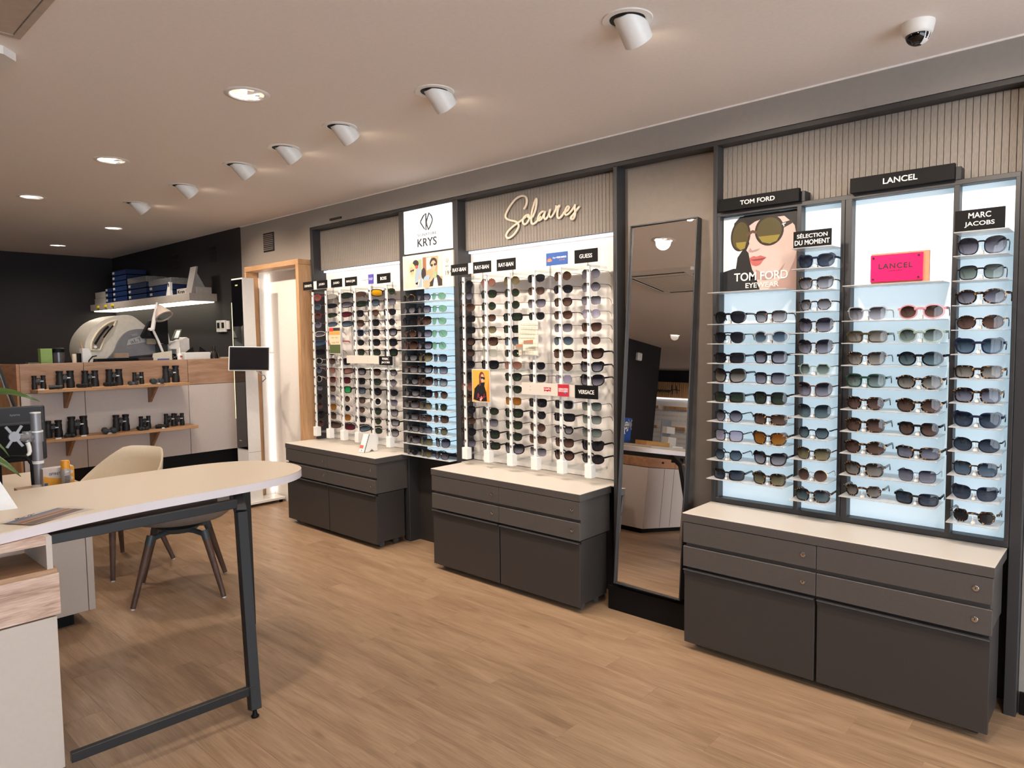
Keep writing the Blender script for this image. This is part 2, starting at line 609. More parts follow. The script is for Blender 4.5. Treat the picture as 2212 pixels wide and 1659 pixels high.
struct('ceiling', MB().box(XL, XR, YF, 3.6, CEIL, CEIL + 0.1), M_CEIL, 'smooth off-white plastered ceiling with recessed spots', 'ceiling')
struct('wall_back', MB().box(XL - 0.1, XL, YF, 3.6, 0, CEIL), M_DARKW, 'black painted end wall behind the workshop counter', 'wall')
struct('wall_right', MB().box(-5.2, XR, YW, YW + 0.2, 0, CEIL), M_GREY, 'grey wall behind the sunglasses displays', 'wall')
struct('wall_bulkhead', MB().box(-6.457, XR, SF, YW, 2.457, CEIL), M_GREY, 'grey bulkhead running above the sunglasses displays', 'wall')
struct('wall_dark', MB().box(XL, -6.457, SF, 3.6, 0, CEIL), M_DARKW, 'black painted side wall behind the edging machine', 'wall')
w = MB()
w.box(-6.457, -6.15, SF, 3.6, 0, 2.457); w.box(-6.15, -5.245, SF, 3.6, 2.19, 2.457)
struct('wall_passage', w, M_BEIGE, 'beige wall around the oak framed doorway', 'wall')
struct('wall_end', MB().box(-0.32, XR, 3.30, YW, 0, 2.457), M_GREY, 'grey wall right of the last display post', 'wall')
struct('baseboard_right', MB().box(-0.315, XR, 3.286, 3.30, 0, 0.09, 0.002), M_BLACK, 'black skirting board on the grey wall at right', 'baseboard')
struct('trim_1', MB().box(-6.457, XR, SF - 0.006, SF, CEIL - 0.007, CEIL), mat('trim_white', 'F0EAE6', 0.6), 'thin white edge strip between ceiling and grey bulkhead', 'trim')
struct('wall_left', MB().box(XL, XR, YF - 0.1, YF, 0, CEIL), M_DARKW, 'dark far wall of the shop seen in the mirror', 'wall')
w = MB()
w.box(XR, XR + .1, YF, -3.4, 0, CEIL); w.box(XR, XR + .1, 2.6, 3.6, 0, CEIL); w.box(XR, XR + .1, -3.4, 2.6, 0, .15); w.box(XR, XR + .1, -3.4, 2.6, 2.45, CEIL)
struct('wall_front', w, M_BEIGE, 'beige shop front wall around the display window', 'wall')
wn = thing('window_1', 'wide shop window at the street side', 'window', (XR + .05, -.4, .15), kind='structure')
for a in (-3.4, -1.42, .56, 2.56):
    MB().box(XR + .02, XR + .08, a, a + .04, .15, 2.45, .002).build('mullion', M_FRAME, wn)
for a in (.15, 2.41):
    MB().box(XR + .02, XR + .08, -3.4, 2.6, a, a + .04, .002).build('rail', M_FRAME, wn)
MB().box(XR + .045, XR + .053, -3.38, 2.58, .17, 2.43).build('pane', clear_mat('window_pane', (.97, .98, .98), .03), wn)
# white reveal inside the oak doorway
d = thing('door_1', 'white doorway recess inside the oak portal, lit by a vertical strip', 'door', (-5.7, 3.5, 0), kind='structure')
MB().box(-6.149, -5.246, 3.345, 3.37, 0, 2.189).build('leaf', M_WHITEW, d)
MB().box(-6.149, -6.135, 3.25, 3.345, 0, 2.145).build('jamb_lining', M_WHITEW, d)
MB().box(-5.285, -5.246, 3.251, 3.345, 0, 2.145).build('jamb_lining', M_WHITEW, d)
MB().box(-6.135, -5.285, 3.251, 3.345, 2.145, 2.189).build('head_lining', M_WHITEW, d)
p = thing('door_portal', 'oak portal frame standing proud of the beige wall at the doorway', 'door frame', (-5.7, 3.19, 0))
MB().box(-5.29, -5.245, 3.13, SF - .001, 0, 2.145, 0.002).build('jamb', M_OAKX, p)
MB().box(-6.175, -6.15, 3.13, SF - .001, 0, 2.145, 0.002).build('jamb', M_OAKX, p)
MB().box(-6.175, -5.245, 3.13, SF - .001, 2.146, 2.19, 0.002).build('head', wood('portal_oak_head', '9C7450', 'B88E66', 'C9A27C', axis=0, rough=0.5, knots=False), p)
mb = MB(); mb.box(-6.134, -6.115, 3.31, 3.325, 0.06, 2.13, 0.003)
tag(mb.build('led_strip', emit('portal_led', (1.0, 0.93, 0.88), 2.5)), 'white vertical light strip on the left jamb of the oak portal', 'light')

def wall_vent(name, x0, x1, z0, z1, y, m, label, n=9):
    t = thing(name, label, 'vent', ((x0 + x1) / 2, y, z0))
    MB().box(x0, x1, y - 0.006, y, z0, z1, 0.002).build('frame', M_SOFTBLK, t)
    h = (z1 - z0 - 0.02) / n
    for k in range(n):
        zz = z0 + 0.01 + k * h
        MB().box(x0 + 0.012, x1 - 0.012, y - 0.011, y - 0.006, zz + h * .15, zz + h * .75, 0.001).build('louvre', m, t)
wall_vent('wall_vent', -6.02, -5.83, 2.32, 2.49, SF, mat('vent_beige', '6E645E', 0.6), 'beige louvred vent on the pale wall above the doorway')
wall_vent('wall_vent', -7.12, -6.95, 2.32, 2.49, SF, M_SOFTBLK, 'black louvred vent on the dark wall, nearer the pale wall')
wall_vent('wall_vent', -8.06, -7.88, 2.33, 2.49, SF, M_SOFTBLK, 'black louvred vent on the dark wall, nearer the room corner')
tag(MB().box(-4.93, -4.77, SF - 0.012, SF, 2.476, 2.492, 0.002).build('slot_vent', M_SOFTBLK), 'narrow dark slot vent on the bulkhead above the left rack', 'vent')

# ------------------------------------------------------------------ display framework
fw = thing('display_framework', 'dark grey posts and top rail framing the whole sunglasses wall', 'wall unit', (-2.8, 3.3, 0))
POSTS = [(-5.243, -5.205), (-4.057, -4.0), (-3.482, -3.435), (-2.19, -2.165), (-1.60, -1.578)]
for a, b in POSTS:
    MB().box(a, b, SF, YW, 0, 2.44, 0.002).build('post', M_FRAME, fw)
MB().box(-0.362, -0.322, 3.25, YW, 0, 2.455, 0.002).build('post', M_FRAME, fw)
MB().box(-5.243, -0.362, SF, YW, 2.432, 2.455, 0.002).build('top_rail', M_FRAME, fw)
MB().box(-4.0, -3.482, 3.345, YW, 0, 0.69).build('lower_panel', M_LAMD, fw)
MB().box(-2.165, -1.60, 3.335, YW, 0.0, 2.432).build('back_panel', mat('mirror_bay_panel', '84786E', 0.55, var=0.04), fw)
for a, b in ((-5.205, -4.057), (-3.435, -2.19), (-1.578, -0.362)):
    MB().box(a, b, 3.385, YW, 0, 0.62).build('lower_panel', M_LAMD, fw)

# slatted headers, every slat its own part
slat_me = MB().prism([(-0.0114, 0), (0.0114, 0), (0.0114, -0.0098), (0.0106, -0.011), (-0.0106, -0.011), (-0.0114, -0.0098)], 0, 1.0, 'xy').mesh('slat', [M_SLAT])
def slat_header(x0, x1, z0, z1, y, label):
    t = thing('slat_header', label, 'slat panel', ((x0 + x1) / 2, y, z0), group='slatted headers of the display wall')
    MB().box(x0 + .001, x1 - .001, y, y + 0.012, z0, z1 - .001).build('backing', M_SOFTBLK, t)
    n = int(round((x1 - x0) / 0.0245)); st = (x1 - x0) / n
    for k in range(n):
        inst('slat', slat_me, t, (x0 + (k + .5) * st - (x0 + x1) / 2, 0, 0), scale=(st / 0.0245, 1, z1 - z0 - .001))
    return t
slat_header(-5.205, -4.057, 2.10, 2.432, 3.335, 'grey vertical slat header above the left rack, without lettering')
slat_header(-3.435, -2.19, 2.10, 2.432, 3.335, 'grey vertical slat header carrying the script sign over the middle rack')
slat_header(-1.578, -0.362, 2.105, 2.432, 3.325, 'grey vertical slat header above the large backlit case at right')

# handwriting sign
def script_curve(strokes, x0, z0, sx, sz, y, r, name, parent, m, mirror=1):
    mb = MB()
    for st in strokes:
        pts = []
        P = [Vector((a, b, 0)) for a, b in st]
        for i in range(len(P) - 1):
            p0 = P[max(i - 1, 0)]; p1 = P[i]; p2 = P[i + 1]; p3 = P[min(i + 2, len(P) - 1)]
            for k in range(6):
                t = k / 6
                q = 0.5 * ((2 * p1) + (-p0 + p2) * t + (2 * p0 - 5 * p1 + 4 * p2 - p3) * t * t + (-p0 + 3 * p1 - 3 * p2 + p3) * t ** 3)
                pts.append(q)
        pts.append(P[-1])
        mb.tube([(x0 + mirror * q.x * sx, y, z0 + q.y * sz) for q in pts], r, 8)
    return mb.build(name, m, parent, smooth=50)
# points measured on the wall plane, metres
SOL = [[(-2.894, 2.308), (-2.877, 2.326), (-2.869, 2.352), (-2.874, 2.375), (-2.897, 2.389), (-2.928, 2.39), (-2.964, 2.378), (-3.0, 2.352), (-3.035, 2.316), (-3.05, 2.288), (-3.042, 2.267), (-3.012, 2.253), (-2.976, 2.243), (-2.95, 2.23), (-2.939, 2.21), (-2.951, 2.186), (-2.98, 2.16), (-3.014, 2.144), (-3.038, 2.145), (-3.048, 2.162), (-3.031, 2.185), (-2.995, 2.207), (-2.952, 2.226), (-2.909, 2.243), (-2.873, 2.261)], [(-2.857, 2.267), (-2.878, 2.266), (-2.897, 2.253), (-2.904, 2.233), (-2.896, 2.216), (-2.878, 2.215), (-2.858, 2.23), (-2.847, 2.252), (-2.857, 2.267), (-2.864, 2.259), (-2.844, 2.246), (-2.823, 2.25)], [(-2.823, 2.25), (-2.804, 2.282), (-2.792, 2.321), (-2.79, 2.352), (-2.797, 2.354), (-2.812, 2.324), (-2.83, 2.275), (-2.835, 2.23), (-2.827, 2.209), (-2.81, 2.208), (-2.783, 2.224), (-2.756, 2.248)], [(-2.729, 2.27), (-2.749, 2.271), (-2.771, 2.255), (-2.781, 2.233), (-2.771, 2.223), (-2.749, 2.232), (-2.727, 2.262), (-2.722, 2.271), (-2.731, 2.247), (-2.73, 2.23), (-2.716, 2.225), (-2.696, 2.243)], [(-2.696, 2.243), (-2.686, 2.267), (-2.682, 2.276), (-2.692, 2.252), (-2.688, 2.236), (-2.675, 2.231), (-2.654, 2.252), (-2.638, 2.275), (-2.633, 2.294)], [(-2.633, 2.294), (-2.638, 2.29), (-2.628, 2.283), (-2.614, 2.291), (-2.612, 2.285), (-2.619, 2.281), (-2.629, 2.249), (-2.626, 2.224), (-2.611, 2.217), (-2.587, 2.234), (-2.577, 2.247)], [(-2.577, 2.247), (-2.554, 2.252), (-2.54, 2.267), (-2.543, 2.276), (-2.556, 2.274), (-2.568, 2.256), (-2.57, 2.237), (-2.559, 2.228), (-2.537, 2.237), (-2.512, 2.258), (-2.497, 2.275)], [(-2.497, 2.275), (-2.494, 2.282), (-2.498, 2.266), (-2.496, 2.242), (-2.497, 2.218), (-2.509, 2.2), (-2.522, 2.2), (-2.525, 2.211), (-2.51, 2.224), (-2.485, 2.247), (-2.462, 2.267)]]
so = thing('script_sign', 'cream handwritten sign mounted on the slats over the middle rack', 'sign', (-2.9, 3.30, 2.12))
script_curve(SOL, 0, 0, 1, 1, 3.312, 0.0075, 'lettering', so, mat('sign_cream', 'E8D7C0', 0.5))

# ------------------------------------------------------------------ backlit case at right
case = thing('backlit_case', 'large dark framed case with four pale blue backlit bays at right', 'display case', (-0.97, 3.27, 0.68))
FZ0, FZ1 = 0.68, 2.10
for a, b in ((-1.577, -1.562), (-1.19, -1.17), (-1.0, -0.984), (-0.982, -0.955), (-0.578, -0.558), (-0.378, -0.363)):
    MB().box(a, b, SF, 3.33, FZ0, FZ1, 0.0015).build('divider', M_FRAME, case)
MB().box(-1.577, -0.363, SF - .001, 3.324, 2.085, 2.105, 0.0015).build('rail', M_FRAME, case)
MB().box(-1.577, -0.363, SF - .001, 3.33, 0.666, 0.69, 0.0015).build('rail', M_FRAME, case)
BAYS = [(-1.562, -1.19), (-1.17, -1.0), (-0.955, -0.578), (-0.558, -0.378)]
for a, b in BAYS:
    MB().box(a, b, 3.302, 3.32, 0.69, 2.085).build('light_panel', M_PANEL, case)
SH = 0.0943
ZA = [0.805 + SH * k for k in range(9)][::-1]
ZB = [0.757 + SH * k for k in range(13)][::-1]
ZC = [0.805 + SH * k for k in range(9)][::-1]
ZD = [0.760 + SH * k for k in range(13)][::-1]
ZD[0] = 1.888
ZB[0] = 1.885
M_ACR = M_SHELF
def shelf(parent, x0, x1, z, y0=3.143, y1=3.302):
    MB().box(x0, x1, y0, y1, z - 0.004, z, 0.0008).build('shelf', M_ACR, parent)
for z in ZA + [1.712]:
    shelf(case, BAYS[0][0] - .012, BAYS[0][1] - .006, z)
for z in ZB:
    shelf(case, BAYS[1][0] - 0.003, BAYS[1][1] - .004, z)
for z in ZC + [1.708]:
    shelf(case, BAYS[2][0] - .002, BAYS[2][1] - .015, z)
for z in ZD:
    shelf(case, BAYS[3][0] + .002, BAYS[3][1] - .006, z)

# narrow backlit column with the logo box
nar = thing('backlit_column', 'narrow pale blue backlit column of shelves between the two white racks', 'display case', (-3.74, 3.3, 0.66))
MB().box(-3.905, -3.482, 3.352, 3.37, 0.66, 1.90).build('light_panel', emit('backlit_panel_narrow', (0.58, 0.85, 1.0), 0.72), nar)
MB().box(-4.0, -3.905, 3.352, 3.37, 0.66, 1.90).build('side_panel', mat('blue_grey_return', '55626E', 0.35), nar)
ZK = [0.668 + 0.0850 * k for k in range(14)][::-1]
for z in ZK:
    MB().box(-4.0, -3.484, 3.185, 3.352, z - 0.004, z, 0.0008).build('shelf', M_SHELF, nar)
lb = thing('light_box_sign', 'white lit square box with diamond logo above the narrow column', 'sign', (-3.74, 3.27, 2.12))
MB().box(-4.0, -3.482, 3.262, 3.385, 2.105, 2.432).build('housing', M_FRAME, lb)
MB().box(-3.994, -3.488, 3.246, 3.262, 2.12, 2.425, 0.002).build('face', M_LIGHTBOX, lb)
def logo(parent, cx, cz, s, y, m, r):
    mb = MB()
    L1 = [(-0.02, 0.5), (-0.25, 0.38), (-0.5, 0.1), (-0.52, 0.0), (-0.44, -0.1), (-0.2, -0.38), (-0.02, -0.5)]
    R1 = [(0.28, 0.5), (0.46, 0.32), (0.56, 0.12), (0.56, 0.0), (0.5, -0.12), (0.3, -0.38), (0.2, -0.5), (0.05, -0.18), (0.02, 0.0), (0.06, 0.1)]
    mb.tube([(cx + a * s, y, cz + b * s) for a, b in L1], r, 6, closed=True)
    mb.tube([(cx + a * s, y, cz + b * s) for a, b in R1], r, 6, closed=True)
    return mb.build('logo', m, parent)
logo(lb, -3.745, 2.325, 0.115, 3.245, M_INK, 0.0048)
lettering('SIGNATURE', lb, (-3.742, 3.2455, 2.240), 0.21, 0.020, mat('grey_ink', '55555A', 0.5), 0.006, 0.001)
lettering('KRYS', lb, (-3.742, 3.2455, 2.186), 0.205, 0.058, M_INK, 0.018, 0.001)

# photo panel under the logo box
pp = thing('photo_panel', 'cream panel with two street photographs under the diamond logo box', 'poster', (-3.74, 3.24, 1.85))
MB().box(-4.004, -3.47, 3.238, 3.252, 1.86, 2.105, 0.001).build('board', mat('photo_cream', 'E3D2BE', 0.6), pp)
PAL = [mat('print_' + n, c, 0.6, var=0.03) for n, c in (('skin', 'C09880'), ('blond', 'CDB088'), ('pinkshirt', 'D8B4A4'), ('blue', '8C9EAE'), ('dark', '2A2220'), ('sky', 'DCC8B0'), ('green', '8FA07A'), ('stone', 'B9906A'), ('white', 'E8DCD0'), ('brown', '8A5A3C'), ('red', 'C0483C'))]
sh1 = [(5, [(0, 0), (1, 0), (1, 1), (0, 1)]), (3, [(.55, 0), (1, 0), (1, .95), (.8, .9), (.62, .5)]), (6, [(.78, .95), (1, .98), (1, .55), (.86, .7)]), (4, ell(.66, .84, .17, .13)), (10, ell(.7, .72, .1, .06)),
       (2, [(0, 0), (.72, 0), (.78, .2), (.86, .33), (.92, .3), (.8, .05), (.62, .15), (.6, .4), (.45, .5), (.2, .45), (.05, .2)]), (1, ell(.47, .62, .2, .25, 20, .3)), (0, ell(.44, .6, .11, .14, 16, .3)), (4, [(.36, .62), (.58, .66), (.57, .6), (.5, .57), (.46, .61), (.42, .56), (.36, .57)]), (0, ell(.88, .36, .06, .07))]
sh2 = [(7, [(0, 0), (1, 0), (1, 1), (0, 1)]), (9, [(0, .35), (.17, .4), (.17, 1), (0, 1)]), (8, [(.2, .55), (.42, .6), (.42, .98), (.2, .96)]), (5, [(.25, .65), (.37, .68), (.37, .9), (.25, .88)]), (5, [(.75, .35), (1, .3), (1, 1), (.8, 1)]),
       (4, [(.3, 0), (.98, 0), (.98, .2), (.8, .36), (.55, .4), (.4, .3)]), (8, [(.52, 0), (.78, 0), (.72, .28), (.6, .3)]), (4, ell(.56, .78, .19, .17)), (0, ell(.56, .68, .14, .18)), (4, ell(.48, .70, .06, .045, 12)), (4, ell(.64, .72, .06, .045, 12)), (4, ell(.05, .45, .12, .2)), (3, ell(.2, .28, .18, .1, 14, .4)), (0, [(.1, .1), (.4, .28), (.55, .4), (.62, .36), (.5, .22), (.2, .02)]), (6, ell(.63, .38, .1, .13)), (0, ell(.2, .08, .18, .14))]
flat_print('photo_print', pp, sh1, -3.988, -3.793, 1.873, 2.075, 3.238, PAL)
flat_print('photo_print', pp, sh2, -3.783, -3.578, 1.873, 2.08, 3.238, PAL)
logo(pp, -3.532, 2.038, 0.03, 3.2375, M_INK, 0.0009)
lettering('KRYS', pp, (-3.53, 3.2375, 2.0), 0.035, 0.010, M_INK, 0.0, 0.0005)
lettering('19', pp, (-3.53, 3.2375, 1.955), 0.034, 0.03, M_INK, 0.0, 0.0005)
lettering('\u20ac', pp, (-3.497, 3.2375, 1.963), 0.012, 0.014, M_INK, 0.0, 0.0005)

# ------------------------------------------------------------------ white rod racks
ROWZ = [1.864 - 0.075 * k for k in range(15)]
MIDX = [-3.329, -3.124, -2.921, -2.722, -2.520, -2.318]
LEFX = [-5.142, -4.946, -4.747, -4.549, -4.350, -4.150]
clip_me = MB().prism([(-0.007, 0), (-0.005, 0.0), (-0.005, 0.013), (0.005, 0.013), (0.005, 0), (0.007, 0), (0.007, 0.015), (-0.007, 0.015)], -0.012, 0.014, 'xz').mesh('clip', [M_CHROME])
def rack(x0, x1, rods, gaps, label):
    t = thing('eyewear_rack', label, 'display rack', ((x0 + x1) / 2, 3.36, 0.70))
    MB().box(x0 + .001, x1 - .001, 3.372, 3.384, 0.668, 2.085).build('back_panel', M_PANELW, t)
    MB().box(x0 + .001, x1 - .001, 3.35, 3.372, 2.083, 2.098, 0.001).build('led_strip', M_LED, t)
    for xr in (0.08, 0.30, 0.55, 0.78):
        xx = x0 + (x1 - x0) * xr
        MB().box(xx, xx + 0.02, 3.358, 3.372, 0.72, 1.95, 0.001).build('wall_rail', M_PANELW, t)
    for zz in (1.905, 1.3, 0.735):
        MB().box(rods[0] - 0.02, rods[-1] + 0.03, 3.262, 3.268, zz - 0.012, zz + 0.012, 0.001).build('cross_bar', M_ACRYL, t)
    for i, x in enumerate(rods):
        rod = MB().box(x - 0.0095, x + 0.0095, 3.190, 3.203, 0.78, 1.91, 0.002).build('rod', M_WHITE, t)
        fo = MB().box(x - 0.022, x + 0.026, 3.176, 3.222, 0.704, 0.782, 0.002).build('rod_foot', M_WHITE, t)
        for zz in (1.905, 1.3, 0.735):
            MB().box(x - 0.005, x + 0.005, 3.20, 3.372, zz - 0.006, zz + 0.006, 0.001).build('arm', M_ACRYL, t)
        off = wloc(t)
        for k, z in enumerate(ROWZ):
            if (i, k) in gaps: continue
            inst('clip', clip_me, rod, (x - off.x, 3.196 - off.y, z - off.z + 0.004))
    return t
GM = {(1, 8), (1, 9), (1, 10), (3, 4), (3, 5), (3, 6), (3, 9), (4, 9), (5, 9)}
GL = {(2, 4), (2, 5), (2, 6), (3, 7), (4, 7), (5, 7)}
rack_m = rack(-3.435, -2.19, MIDX, GM, 'white rack of six rods under the script sign, middle of the wall')
rack_l = rack(-5.205, -4.057, LEFX, GL, 'white rack of six rods beside the oak doorway, at the left')

def sign_board(x0, x1, z0, z1, y, text, label, name='brand_sign', m=None, lm=None, tw=0.72, th=0.36, bold=0.012, thick=0.004, lines=None, group=None):
    t = thing(name, label, 'sign', ((x0 + x1) / 2, y, z0), group=group)
    MB().box(x0, x1, y, y + thick, z0, z1, 0.0006).build('board', m or M_BLACK, t)
    w, h = x1 - x0, z1 - z0
    cx, cz = (x0 + x1) / 2, (z0 + z1) / 2
    if lines:
        n = len(lines)
        for i, (s_, f) in enumerate(lines):
            lettering(s_, t, (cx, y - .0003, z1 - h * (i + 0.68) / (n + .36)), w * f, h * th, lm or M_LETTER, bold, 0.0008)
    elif text:
        lettering(text, t, (cx, y - .0003, cz), w * tw, h * th, lm or M_LETTER, bold, 0.0008)
    return t
SY = 3.165
def strip(x0, x1, z0, z1, label):
    o = MB().box(x0, x1, SY + 0.004, SY + 0.008, z0, z1, 0.0005).build('sign_rail', mat('sign_rail_white', 'E9E2DA', 0.5))
    tag(o, label, 'sign rail')
    return o
strip(-3.40, -2.22, 1.924, 1.992, 'white rail carrying the name plates of the middle rack')
strip(-5.225, -4.06, 1.924, 1.992, 'white rail carrying the name plates of the left rack')
GS = 'black name plates on the rack rails'
for i, (a, b) in enumerate(((-3.414, -3.253), (-3.205, -3.046), (-2.996, -2.839))):
    sign_board(a, b, 1.921, 1.993, SY - 0.001, 'RAY-BAN', 'black name plate on the middle rack rail, %s of three reading the same' % ORD[i + 1], tw=0.78, th=0.33, group=GS)
sign_board(-2.392, -2.234, 1.918, 1.993, SY - 0.001, 'GUESS', 'black name plate at the right end of the middle rack rail', tw=0.55, th=0.3, group=GS)
t = sign_board(-2.598, -2.442, 1.922, 1.994, SY - 0.001, None, 'blue plate with an orange rainbow badge on the middle rack rail', m=mat('plate_blue', '2C58A0', 0.5))
for i, (rr, c) in enumerate(((0.020, 'E0503C'), (0.015, 'F0A070'), (0.010, 'E86848'), (0.005, 'F4D8C0'))):
    MB().add([(-2.572 + rr * math.cos(a), SY - 0.0014 - i * .0003, 1.945 + rr * math.sin(a)) for a in [PI * k / 12 for k in range(13)]], [tuple(range(13))]).build('badge', mat('badge_%d' % i, c, 0.5), t)
lettering('Krys \u00d7 PIERRE SURFEUR', t, (-2.498, SY - .0012, 1.963), 0.098, 0.013, M_LETTER, 0.01, 0.0005)
lettering('MADE TO SURF', t, (-2.480, SY - .0012, 1.949), 0.04, 0.006, mat('plate_red', 'D0785C', 0.5), 0.0, 0.0005)
sign_board(-5.231, -5.079, 1.926, 1.994, SY - 0.001, 'ENFANTS', 'black name plate at the left end of the left rack rail', tw=0.7, th=0.3, group=GS)
sign_board(-5.027, -4.875, 1.928, 1.992, SY - 0.001, 'JULBO', 'black name plate over the second rod of the left rack', tw=0.55, th=0.33, group=GS)
sign_board(-4.82, -4.669, 1.926, 1.990, SY - 0.001, 'JULBO', 'black name plate over the third rod of the left rack', tw=0.55, th=0.33, group=GS)
sign_board(-4.628, -4.472, 1.925, 1.992, SY - 0.001, 'MAUI JIM', 'black name plate over the fourth rod of the left rack', tw=0.72, th=0.33, group=GS)
sign_board(-4.219, -4.06, 1.92, 1.990, SY - 0.001, 'BOSS', 'black name plate at the right end of the left rack rail', tw=0.45, th=0.33, group=GS)
t = sign_board(-4.325, -4.262, 1.924, 1.995, SY - 0.001, None, 'small violet plate on the left rack rail beside printed script', m=mat('plate_violet', '4A469C', 0.5))
lettering('COLLECTION', t, (-4.293, SY - .0012, 1.965), 0.052, 0.008, M_LETTER, 0.0, 0.0005)
lettering('EXCLUSIVE', t, (-4.293, SY - .0012, 1.955), 0.045, 0.006, M_LETTER, 0.0, 0.0005)
sr = [o for o in bpy.data.objects if o.name.startswith('sign_rail')][-1]
lettering('In Visages \u2116', sr, (-4.372, SY + .0035, 1.957), 0.075, 0.011, mat('grey_ink2', '6A625C', 0.5), 0.0, 0.0004)
# second-level plates
t = sign_board(-4.632, -4.218, 1.326, 1.388, SY - .001, None, 'blank white plate low on the left rack, next to a black plate', name='blank_plate', m=M_TOP)
for dx in (0.08, 0.28):
    for dz in (0.02, 0.042):
        MB().cyl((-4.632 + dx, SY - .0012, 1.326 + dz), (-4.632 + dx, SY - .002, 1.326 + dz), 0.002, n=8).build('screw', M_INK, t)
sign_board(-4.216, -4.058, 1.318, 1.384, SY - .001, None, 'black two-line name plate low on the left rack', th=0.27, lines=(('MARC', 0.5), ('JACOBS', 0.62)), group=GS)
t = sign_board(-2.80, -2.52, 1.163, 1.236, SY - .001, None, 'blank white plate low on the middle rack with a red tab logo', name='blank_plate', m=M_TOP)
for dz in (0.03, 0.05):
    MB().cyl((-2.73, SY - .0012, 1.163 + dz), (-2.73, SY - .002, 1.163 + dz), 0.002, n=8).build('screw', M_INK, t)
M_RED = mat('logo_red', 'B8242C', 0.5)
MB().add([(-2.597 + a, SY - .0016, 1.20 + b) for a, b in ((-0.028, 0.012), (0.028, 0.012), (0.024, -0.014), (0.012, -0.007), (0, -0.014), (-0.012, -0.007), (-0.024, -0.014))], [tuple(range(7))]).build('logo', M_RED, t)
lettering("Levi's", t, (-2.597, SY - .002, 1.2035), 0.042, 0.012, M_LETTER, 0.02, 0.0005)
t = sign_board(-2.516, -2.439, 1.164, 1.234, SY - .002, None, 'red square plate low on the middle rack', name='red_plate', m=mat('plate_red2', 'B4283A', 0.5))
lettering('COLLECTION', t, (-2.478, SY - .0024, 1.207), 0.066, 0.010, M_LETTER, 0.01, 0.0005)
lettering('EXCLUSIVE', t, (-2.478, SY - .0024, 1.195), 0.066, 0.010, M_LETTER, 0.01, 0.0005)
MB().box(-2.472, -2.457, SY - .0028, SY - .002, 1.183, 1.190).build('badge', mat('badge_blue', '4A8CC8', 0.5), t)
sign_board(-2.395, -2.235, 1.158, 1.234, SY - .001, 'VERSACE', 'black name plate low at the right side of the middle rack', tw=0.68, th=0.3, group=GS)
MB().box(-2.80, -2.235, SY + .004, SY + .008, 1.166, 1.232).build('sign_rail', M_TOP)
tag(bpy.data.objects['sign_rail.002'], 'white rail behind the low plates of the middle rack', 'sign rail')

# posters clipped on the rods
def poster(x0, x1, z0, z1, y, shapes, mats, label, border=0.006, cat='poster'):
    t = thing('poster', label, cat, ((x0 + x1) / 2, y, z0))
    MB().box(x0, x1, y, y + 0.003, z0, z1, 0.0005).build('board', M_TOP, t)
    if shapes:
        flat_print('picture', t, shapes, x0 + border, x1 - border, z0 + border, z1 - border, y, mats)
    return t
MP = [mat('poster_' + n, c, 0.55, var=0.03) for n, c in (('ochre', 'D9A044'), ('black', '141216'), ('skin', 'D8A488'), ('brown', '6A3428'), ('magenta', 'C0304E'), ('amber', 'C88428'))]
full = [(0, 0), (1, 0), (1, 1), (0, 1)]
t = poster(-3.236, -3.072, 1.094, 1.308, 3.168, [(0, full), (5, [(.7, 0), (1, 0), (1, .8)]), (1, [(.05, .05), (.12, .4), (.3, .52), (.45, .58), (.58, .56), (.72, .48), (.82, .3), (.86, .02), (.45, .0)]), (3, ell(.56, .78, .16, .17)), (3, [(.42, .8), (.4, .5), (.52, .52), (.5, .8)]), (2, ell(.6, .74, .1, .14)), (1, [(.5, .8), (.76, .77), (.75, .71), (.66, .70), (.62, .74), (.54, .70)]), (1, [(.5, .6), (.75, .62), (.72, .5), (.5, .48)]), (2, [(.42, .05), (.55, .18), (.6, .1), (.5, 0)])], MP, 'ochre poster of a person in black jacket and dark glasses on middle rack')
script_curve([[(0, 0), (0.1, .5), (0.16, .95), (.08, .6), (0.2, .75), (.22, .5), (0.12, .45), (.3, .15)], [(.3, .15), (.42, .4), (.5, .3), (.46, .12), (.6, .4), (.62, .1), (.75, .55), (.8, .9), (.78, .3), (1, .6)]], -3.19, 1.115, 0.085, 0.04, 3.166, 0.0012, 'signature', t, MP[4])
MG = [mat('card_' + n, c, 0.55, var=0.03) for n, c in (('cream', 'E6DFCC'), ('ink', '4A463E'), ('brick', 'A87458'), ('grey', '8C857C'))]
shp = [(0, full)]
for r_ in range(9):
    if r_ in (5, 6): continue
    v = 0.95 - r_ * 0.108
    shp.append((1, [(0.03, v), (0.97, v), (0.97, v - .006), (0.03, v - .006)]))
    for q in range(6):
        if r_ > 5 and q == 2: continue
        for e in (0, 1):
            cxx = 0.1 + q * 0.16 + e * 0.065
            shp.append((1, ell(cxx, v - 0.035, 0.029, 0.022, 10))); shp.append((0, ell(cxx, v - 0.035, 0.023, 0.017, 10)))
shp += [(2, [(.45, .44), (.97, .46), (.97, .36), (.45, .36)]), (3, [(.45, .36), (.97, .36), (.97, .32), (.45, .32)]), (2, [(.03, .33), (.42, .33), (.42, .24), (.03, .24)]), (3, [(.03, .24), (.42, .24), (.42, .18), (.03, .18)]), (3, [(.36, .18), (.42, .18), (.42, 0), (.36, 0)])]
poster(-2.826, -2.668, 1.397, 1.606, 3.168, shp, MG, 'cream card printed with rows of tiny spectacles on the middle rack')
MJ = [mat('tallcard_' + n, c, 0.55, var=0.04) for n, c in (('cream', 'D8C2A0'), ('orange', 'D89850'), ('green', '4E5A34'), ('dark', '2E2C2A'), ('red', 'C8382C'))]
